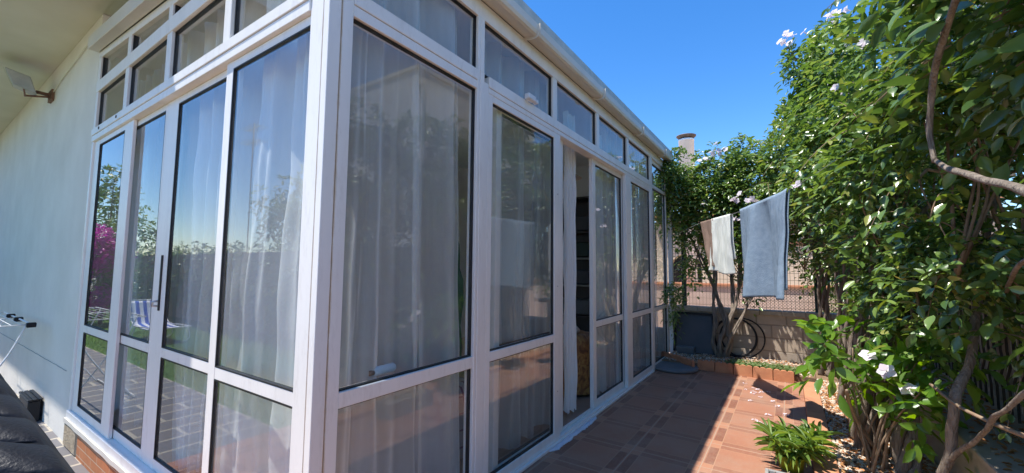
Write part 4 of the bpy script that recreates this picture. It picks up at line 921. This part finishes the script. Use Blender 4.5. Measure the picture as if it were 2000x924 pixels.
Pi = np.stack([5.68+.35*rg.random(n_)**1.5, -.85-.85*rg.random(n_), .10+.05*rg.random(n_)], -1); Di = unit(np.stack([rg.normal(size=n_)-.5, rg.normal(size=n_), .4*rg.random(n_)], -1)); Ni = unit(np.stack([rg.normal(size=n_)*.3, rg.normal(size=n_)*.3, np.ones(n_)], -1))
V_, F__ = leaves(Pi, Di, Ni, .03+.02*rg.random(n_), .025+.015*rg.random(n_)); tag(np_mesh('ground_cover', V_, F__, 3, 'ground_leaf'), 'small pale creeping leaves spilling over the edging', 'ground cover', kind='stuff')
# ground leaf litter on the gravel and ledge
n_ = 900; Pi = np.stack([1.6+3.6*rg.random(n_), -1.92-.58*rg.random(n_), .045+.01*rg.random(n_)], -1); sel = rg.random(n_) < .35; Pi[sel, 1] = -2.55-.4*rg.random(sel.sum()); Pi[sel, 2] = .446
Di = unit(np.stack([rg.normal(size=n_), rg.normal(size=n_), .1*rg.normal(size=n_)], -1)); Ni = unit(np.stack([rg.normal(size=n_)*.3, rg.normal(size=n_)*.3, np.ones(n_)], -1))
MT['litter'] = leafmat('dry_leaf', [(0, (.36, .18, .07)), (.5, (.48, .26, .10)), (.8, (.28, .15, .07)), (1, (.42, .22, .09))], .2, .8, .2)
V_, F__ = leaves(Pi, Di, Ni, .03+.03*rg.random(n_), .015+.015*rg.random(n_), 2.0); tag(np_mesh('leaf_litter', V_, F__, 3, 'litter'), 'dry brown leaves lying on the gravel and ledge', 'leaf litter', kind='stuff')
# fallen petals
pet = None
PT = [(5.18, -1.14), (4.88, -1.17), (4.80, -1.30), (4.86, -1.34), (4.72, -1.25), (4.92, -1.40), (4.62, -1.34), (4.40, -1.25), (4.52, -1.47), (4.36, -1.50), (3.98, -1.43), (3.75, -1.33), (3.70, -1.37), (3.66, -1.42), (3.55, -1.50), (5.0, -1.24), (4.95, -1.30), (4.1, -1.58), (4.82, -1.25), (3.3, -1.6)]
for i, (x, y) in enumerate(PT):
    rg2 = np.random.default_rng(200+i)
    if i < 4:
        P=[];D=[];N=[]
        for k in range(4+i % 2): an = 2*math.pi*k/5+rg2.random(); P.append((0.012*math.cos(an), .012*math.sin(an), .004)); D.append((math.cos(an), math.sin(an), .15+.3*rg2.random())); N.append((rg2.normal()*.3, rg2.normal()*.3, 1))
        V_, F__ = leaves(P, D, N, np.full(len(P), .028), np.full(len(P), .024), 1.4); o = np_mesh('fallen_petal', V_, F__, 3, 'petal')
        if pet is None: pet = []
        pet.append(o)
    else: o = pet[i % 4].copy(); COL.objects.link(o)
    o.location = (x, y, .003); o.rotation_euler = (0, 0, rg2.random()*6); k = .6+.45*rg2.random(); o.scale = (k, k, k)
    tag(o, 'fallen white blossom lying on the sunlit terracotta tiles', 'blossom', 'fallen white blossoms on the tiles')
# little plant clinging to the end bay frame
sp = empty('climbing_sprig', (6.12, -.02, .9), 'small leafy sprig growing at the end of the conservatory rail', 'plant')
(Vv, Ff), _, _ = spray([(6.15, -.06, 1.06, .14, .08, .13), (6.38, .0, .62, .05, .06, .07)], .07, .022, 500, 88, gap=-.7)
adopt(np_mesh('foliage', Vv, Ff, 3, 'leaf'), sp); adopt(MB().tube(catmull([(6.5, .0, .05), (6.40, -.0, .5), (6.25, -.02, .9), (6.15, -.06, 1.1)], 6), .006, 6).build('stem', 'twig'), sp)
gl = empty('gutter_creeper', (6.0, -.1, 3.2), 'dark creeper leaves hanging from the far end of the gutter', 'plant')
(Vv, Ff), _, _ = spray([(6.05, -.08, 3.12, .22, .12, .14), (6.35, -.05, 2.9, .2, .15, .3), (6.2, -.15, 3.42, .15, .12, .08, .5)], .06, .03, 420, 89, gap=-.4)
adopt(np_mesh('foliage', Vv, Ff, 3, 'leafdark'), gl)
adopt(MB().tube(catmull([(6.7, -.1, 2.7), (6.4, -.08, 3.0), (6.05, -.1, 3.2), (5.95, -.12, 3.4)], 5), .006, 5).build('stem', 'twig'), gl)
# ------------------------------------------------------------------ chimney and neighbours
ch = empty('flue_pipe', (11, .6, 3), 'white flue pipe with rusty cowl rising above the leaves', 'chimney')
adopt(MB().lathe((11, .58, 0), [(.20, 0), (.20, 5.0), (.205, 5.0), (.205, 5.05), (.19, 5.05), (.18, 4.9)], 24).build('pipe', 'tubewhite', smooth=True), ch)
adopt(MB().lathe((11, .58, 5.08), [(.19, .0), (.255, .055), (.26, .075), (.245, .07), (.19, .02), (.17, .0)], 24).build('cowl', 'darkcowl', smooth=True), ch)
nh = empty('arched_house', (14, 1, -.1), 'sunlit beige neighbour house with dark arch beyond the wire fence', 'house')
t = MB().box(14, 14.3, -6, -.4, -.12, 3.2).box(14, 14.3, -.4, -.0, -.12, 3.2)
def arch_wall(y0, y1, ya, yb, zs, h, x0=14.0, x1=14.3):
    t.box(x0, x1, y0, ya, -.12, h); t.box(x0, x1, yb, y1, -.12, h); n = 10; r = (yb-ya)/2; c = (ya+yb)/2
    for k in range(n):
        a0 = math.pi*k/n; a1 = math.pi*(k+1)/n; p0 = (c-r*math.cos(a0), zs+r*math.sin(a0)); p1 = (c-r*math.cos(a1), zs+r*math.sin(a1))
        t.hexa([(x0, p0[0], p0[1]), (x1, p0[0], p0[1]), (x1, p1[0], p1[1]), (x0, p1[0], p1[1]), (x0, p0[0], h), (x1, p0[0], h), (x1, p1[0], h), (x0, p1[0], h)])
arch_wall(.0, 2.2, .75, 1.75, 1.5, 3.2)
adopt(t.build('wall', 'beige'), nh)
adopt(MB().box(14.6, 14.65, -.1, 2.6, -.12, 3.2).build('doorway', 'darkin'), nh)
adopt(MB().box(13.6, 17, -6, 2.3, 3.2, 3.32).build('roof', 'terracotta'), nh)
adopt(MB().box(13.98, 14.0-.002, -6, .9-.2, 2.2, 2.35).build('stringcourse', 'terracotta'), nh)
tw = empty('terracotta_wall', (10.5, -1, 0), 'low orange garden wall on the neighbour side', 'wall')
adopt(MB().box(10.5, 10.7, -7, 2.4, -.12, 1.06).build('wall', 'outground'), tw); adopt(MB().box(10.45, 10.75, -7, 2.4, 1.062, 1.12).build('coping', 'terracotta'), tw)
(Vv, Ff), _, _ = spray([(9.6, -3.2, 1.2, .9, .9, 1.1)], .08, .04, 90, 90); bs = empty('garden_bush', (9.6, -3.2, -.1), 'leafy bush in the neighbour garden behind the fence', 'bush'); adopt(np_mesh('crown', Vv, Ff, 3, 'leaf'), bs); adopt(MB().tube([(9.6, -3.2, -.12), (9.6, -3.2, 1)], .05, 8).build('trunk', 'bark'), bs)
# white house seen mirrored
wh = empty('white_house', (10, -10, 0), 'tall white neighbour house mirrored in the long glazed side', 'house')
adopt(MB().box(8.95, 17, -20, -9.0, -.4, 8.55).build('wall', 'render'), wh)
adopt(MB().box(8.88, 17.05, -20, -8.93, 8.552, 8.67).build('parapet', 'render'), wh)
for x, z in ((10.6, 5.2), (12.8, 5.2), (15, 5.2), (10.6, 2.2), (12.8, 2.2)):
    o = adopt(MB().box(x, x+.9, -9.0+.002, -8.97, z, z+1.2).build('window', 'lampgrey'), wh); p_ = MB().box(x+.06, x+.84, -8.968, -8.96, z+.06, z+1.14).build('pane', 'darkin', o)
    p_.matrix_parent_inverse = Matrix.Translation(-Vector(wh.location)) if False else Matrix.Identity(4)
o = MB().tube([(9.0, -8.99, 7.9), (9.0, -8.7, 7.9), (8.98, -8.7, 6.2)], .05, 8).build('downpipe', 'lampgrey'); adopt(o, wh)
# ------------------------------------------------------------------ left garden (seen mirrored)
def rackf():
    e = empty('drying_rack', (-.5, 5.4, -.2), 'white folding clothes rack with black clips beside the house wall', 'drying rack')
    t = MB(); z = .82
    t.tube([(-.14, 4.95, z), (-.14, 6.9, z)], .009, 8).tube([(-.68, 4.95, z), (-.68, 6.9, z)], .009, 8)
    for k in range(9): t.tube([(-.14-.0675*k, 4.97, z), (-.14-.0675*k, 6.88, z)], .003, 5)
    for y in (4.97, 5.9, 6.88): t.tube([(-.14, y, z), (-.68, y, z)], .006, 6)
    adopt(t.build('grid', 'tube'), e)
    for y, s in ((5.2, 1), (6.6, 1)):
        l1 = MB().tube(catmull([(-.14, y, z), (-.3, y, .4), (-.66, y, -.16), (-.70, y, -.19)], 5), .009, 7); adopt(l1.build('leg', 'tube'), e)
        l2 = MB().tube(catmull([(-.68, y+.02, z), (-.5, y+.02, .4), (-.16, y+.02, -.16), (-.12, y+.02, -.19)], 5), .009, 7); adopt(l2.build('leg', 'tube'), e)
    adopt(MB().tube([(-.70, 5.2, -.18), (-.70, 6.6, -.18)], .009, 7).build('foot_bar', 'tube'), e); adopt(MB().tube([(-.12, 5.2, -.18), (-.12, 6.6, -.18)], .009, 7).build('foot_bar', 'tube'), e)
    for y in (4.97, 5.75, 6.3):
        adopt(MB().box(-.18, -.11, y-.03, y+.03, z-.03, z+.02).build('clip', 'blackplastic', bevel=.006), e)
rackf()
lc = empty('striped_lounger', (-2.3, 9.8, -.2), 'blue and white striped lounger on the lawn, mirrored in the glass', 'lounger')
def lou(u, v):   # u across, v from head to foot ; head at y=10.9
    x = -2.0-.62*u
    if v < .45: k = v/.45; return (x, 10.9-.28*k, .62-.47*k-.03*math.sin(k*3.1))
    k = (v-.45)/.55; return (x, 10.62-1.35*k, .13-.05*math.sin(k*3.1))
o = MB().grid(lambda u, v: (lou(u, v)[0], lou(u, v)[1], lou(u, v)[2]), 10, 24).build('fabric', 'stripeblue'); sol = o.modifiers.new('thickness', 'SOLIDIFY'); sol.thickness = .008; adopt(o, lc)
t = MB()
for x in (-1.99, -2.63): t.tube(catmull([(x, 10.92, .64), (x, 10.62, .14), (x, 9.9, .12), (x, 9.25, .13)], 5), .013, 8)
t.tube([(-1.99, 10.92, .64), (-2.63, 10.92, .64)], .013, 8).tube([(-1.99, 9.25, .13), (-2.63, 9.25, .13)], .013, 8)
adopt(t.build('frame', 'tube'), lc)
for y in (10.4, 9.4): adopt(MB().tube(catmull([(-1.99, y, .12), (-1.99, y+.05, -.19), (-2.63, y+.05, -.19), (-2.63, y, .12)], 4), .012, 8).build('leg', 'tube'), lc)
hd = empty('clipped_hedge', (-4.2, 14, -.2), 'clipped green hedge across the lawn, mirrored in the glass', 'hedge')
(Vv, Ff), _, _ = spray([(-4.4, y, .9, .5, 1.1, 1.2) for y in np.arange(6, 24, 1.5)], .09, .05, 60, 91, gap=-.9); adopt(np_mesh('crown', Vv, Ff, 3, 'leaf'), hd)
adopt(MB().box(-4.7, -4.1, 5.5, 23.5, -.2, 1.8).build('inner_branches', 'twig'), hd)
bg = empty('bougainvillea', (-2.3, 14.4, -.2), 'magenta bougainvillea by the hedge, mirrored in the end window', 'bush')
(Vv, Ff), _, _ = spray([(-2.2, 14.3, 1.9, .5, .8, .6), (-2.2, 14.0, .6, .3, .5, .25, .6)], .07, .05, 170, 92); adopt(np_mesh('bracts', Vv, Ff, 3, 'magenta'), bg)
(Vv, Ff), _, _ = spray([(-2.4, 14.6, 1.4, .5, .9, 1.0)], .08, .04, 110, 93); adopt(np_mesh('foliage', Vv, Ff, 3, 'leafdark'), bg); adopt(MB().tube([(-2.3, 14.4, -.2), (-2.3, 14.4, 1.4)], .05, 8).build('trunk', 'bark'), bg)
def tree(base, blobs, label, seed, leaf=.16, dens=26, mat='leaf', h=3.0):
    e = empty('garden_tree', base, label, 'tree'); (Vv, Ff), _, _ = spray(blobs, leaf, leaf*.4, dens, seed, gap=-.1); adopt(np_mesh('crown', Vv, Ff, 3, mat), e)
    b = Vector(base); t = MB().tube(catmull([b, b+Vector((.1, .1, h*.5)), b+Vector((0, 0, h))], 5), [.13-.08*j/10 for j in range(11)], 8)
    for bl in blobs: t.tube(catmull([b+Vector((0, 0, h*.5)), (b+Vector(bl[:3]))*.5+Vector((0, 0, .5)), Vector(bl[:3])], 5), [.05-.035*j/10 for j in range(11)], 6)
    adopt(t.build('trunk', 'bark'), e)
tree((-3.2, 18.5, -.2), [(-3.1, 18.3, 3.3, .8, 1.1, 1.1), (-3.1, 18, 4.2, .5, .6, .7), (-3.3, 16.8, 2.7, .5, .7, .5)], 'green garden tree beyond the bougainvillea, mirrored in the end window', 94)
tree((-9, 16, -.4), [(-9, 16, 4.2, 1.6, 1.8, 1.2), (-8.6, 13.8, 3.6, 1.2, 1.3, 1.0), (-9.4, 18, 3.6, 1.2, 1.4, 1.2)], 'tree with open crown mirrored beside the embroidered curtain', 95, .22, 16)
tree((-9, 9, -.4), [(-8.6, 9.5, 3.6, 1.2, 1.3, 1.1), (-8.8, 7.5, 3.4, 1.3, 1.3, 1.3), (-8.5, 11.5, 3.0, 1, 1.2, 1.0)], 'broad tree mirrored in the window next to the corner post', 96, .22, 18)
an = empty('roof_antenna', (-9.5, 21, 0), 'thin television antenna on a mast, mirrored left of the corner', 'antenna')
t = MB().tube([(-9.5, 22.5, -.4), (-9.5, 22.5, 9.3)], .03, 6); adopt(t.build('mast', 'metal'), an)
t = MB()
for z in (9.0, 8.2):
    t.tube([(-9.5, 21.6, z), (-9.5, 23.4, z)], .02, 5)
    for k in range(7): t.tube([(-9.9, 21.7+k*.27, z), (-9.1, 21.7+k*.27, z)], .012, 4)
adopt(t.build('elements', 'metal'), an)
# grass blades on the lawn near the path
rg = np.random.default_rng(14); n_ = 14000; Pg = np.stack([-1.26-2.6*rg.random(n_), 2.8+9*rg.random(n_), np.full(n_, -.206)], -1); Dg = np.stack([rg.normal(size=n_)*.35, rg.normal(size=n_)*.35, np.ones(n_)], -1); Ng = unit(np.stack([rg.normal(size=n_), rg.normal(size=n_), rg.normal(size=n_)*.1], -1))
V_, F__ = leaves(Pg, Dg, Ng, .03+.03*rg.random(n_), np.full(n_, .006), .5); tag(np_mesh('grass', V_, F__, 3, 'grass'), 'short lawn grass beside the slate path', 'grass', kind='stuff')
# ------------------------------------------------------------------ black ribbed lounger pad, close to the camera at lower left
A = Vector((-.852, -.138, 1.180)); B = Vector((-.803, -.560, 1.066)); U = (B-A); Ln = U.length; U.normalize()
Vd = Vector((-fw.x*.55-rt.x*.9, -fw.y*.55-rt.y*.9, 0)).normalized(); Nn = U.cross(Vd); Nn = Nn if Nn.z > 0 else -Nn
bp = empty('black_lounger', (-1.2, -.4, 0), 'black ribbed plastic lounger back close to the lens, lower left corner', 'lounger')
def pad(u, v):
    s = -.25+u*(Ln+.75); q = A+U*s+Vd*(v*.62)
    e = min(1, v/.05)*min(1, (1-v)/.05)
    rib = .042*abs(math.sin((s+v*.05)*math.pi/.115+.5*math.sin(v*3)))**.6*min(1, v/.12)
    edge = .022*math.sqrt(max(0, 1-(1-min(1, v/.045))**2))
    return q+Nn*(rib+edge-.022)
def padb(u, v): return pad(u, v)-Nn*(.03)*(1 if 0 < v < 1 else 0)
t = MB().grid(pad, 120, 40); o = t.build('backrest', 'blackplastic'); sol = o.modifiers.new('thickness', 'SOLIDIFY'); sol.thickness = .02; sol.offset = -1 if Nn.dot(Vector((0, 0, 1))) > 0 else 1; adopt(o, bp)
t = MB()
for v in (.08, .9):
    q0 = A-U*.2+Vd*v*.62-Nn*.04; q1 = A+U*(Ln+.45)+Vd*v*.62-Nn*.04; t.tube([q0, q1], .012, 8)
    for s in (0.0, .75):
        q = A+U*s+Vd*v*.62-Nn*.04; t.tube([q, (q.x, q.y, 0.0)], .012, 8)
adopt(t.build('frame', 'blackplastic'), bp)
# small black slatted bracket on the wall side
sb2 = empty('black_crate', (-.08, 4.8, -.2), 'corner of a small black slatted crate against the house wall', 'crate')
t = MB(); 
for k in range(3): t.box(-.12+k*.038, -.088+k*.038, 4.95, 5.5, .02, .04)
adopt(t.build('lid', 'blackplastic', bevel=.004), sb2)
adopt(MB().box(-.115, -.02, 4.97, 5.48, -.196, .018).build('crate_body', 'blackplastic', bevel=.01), sb2)
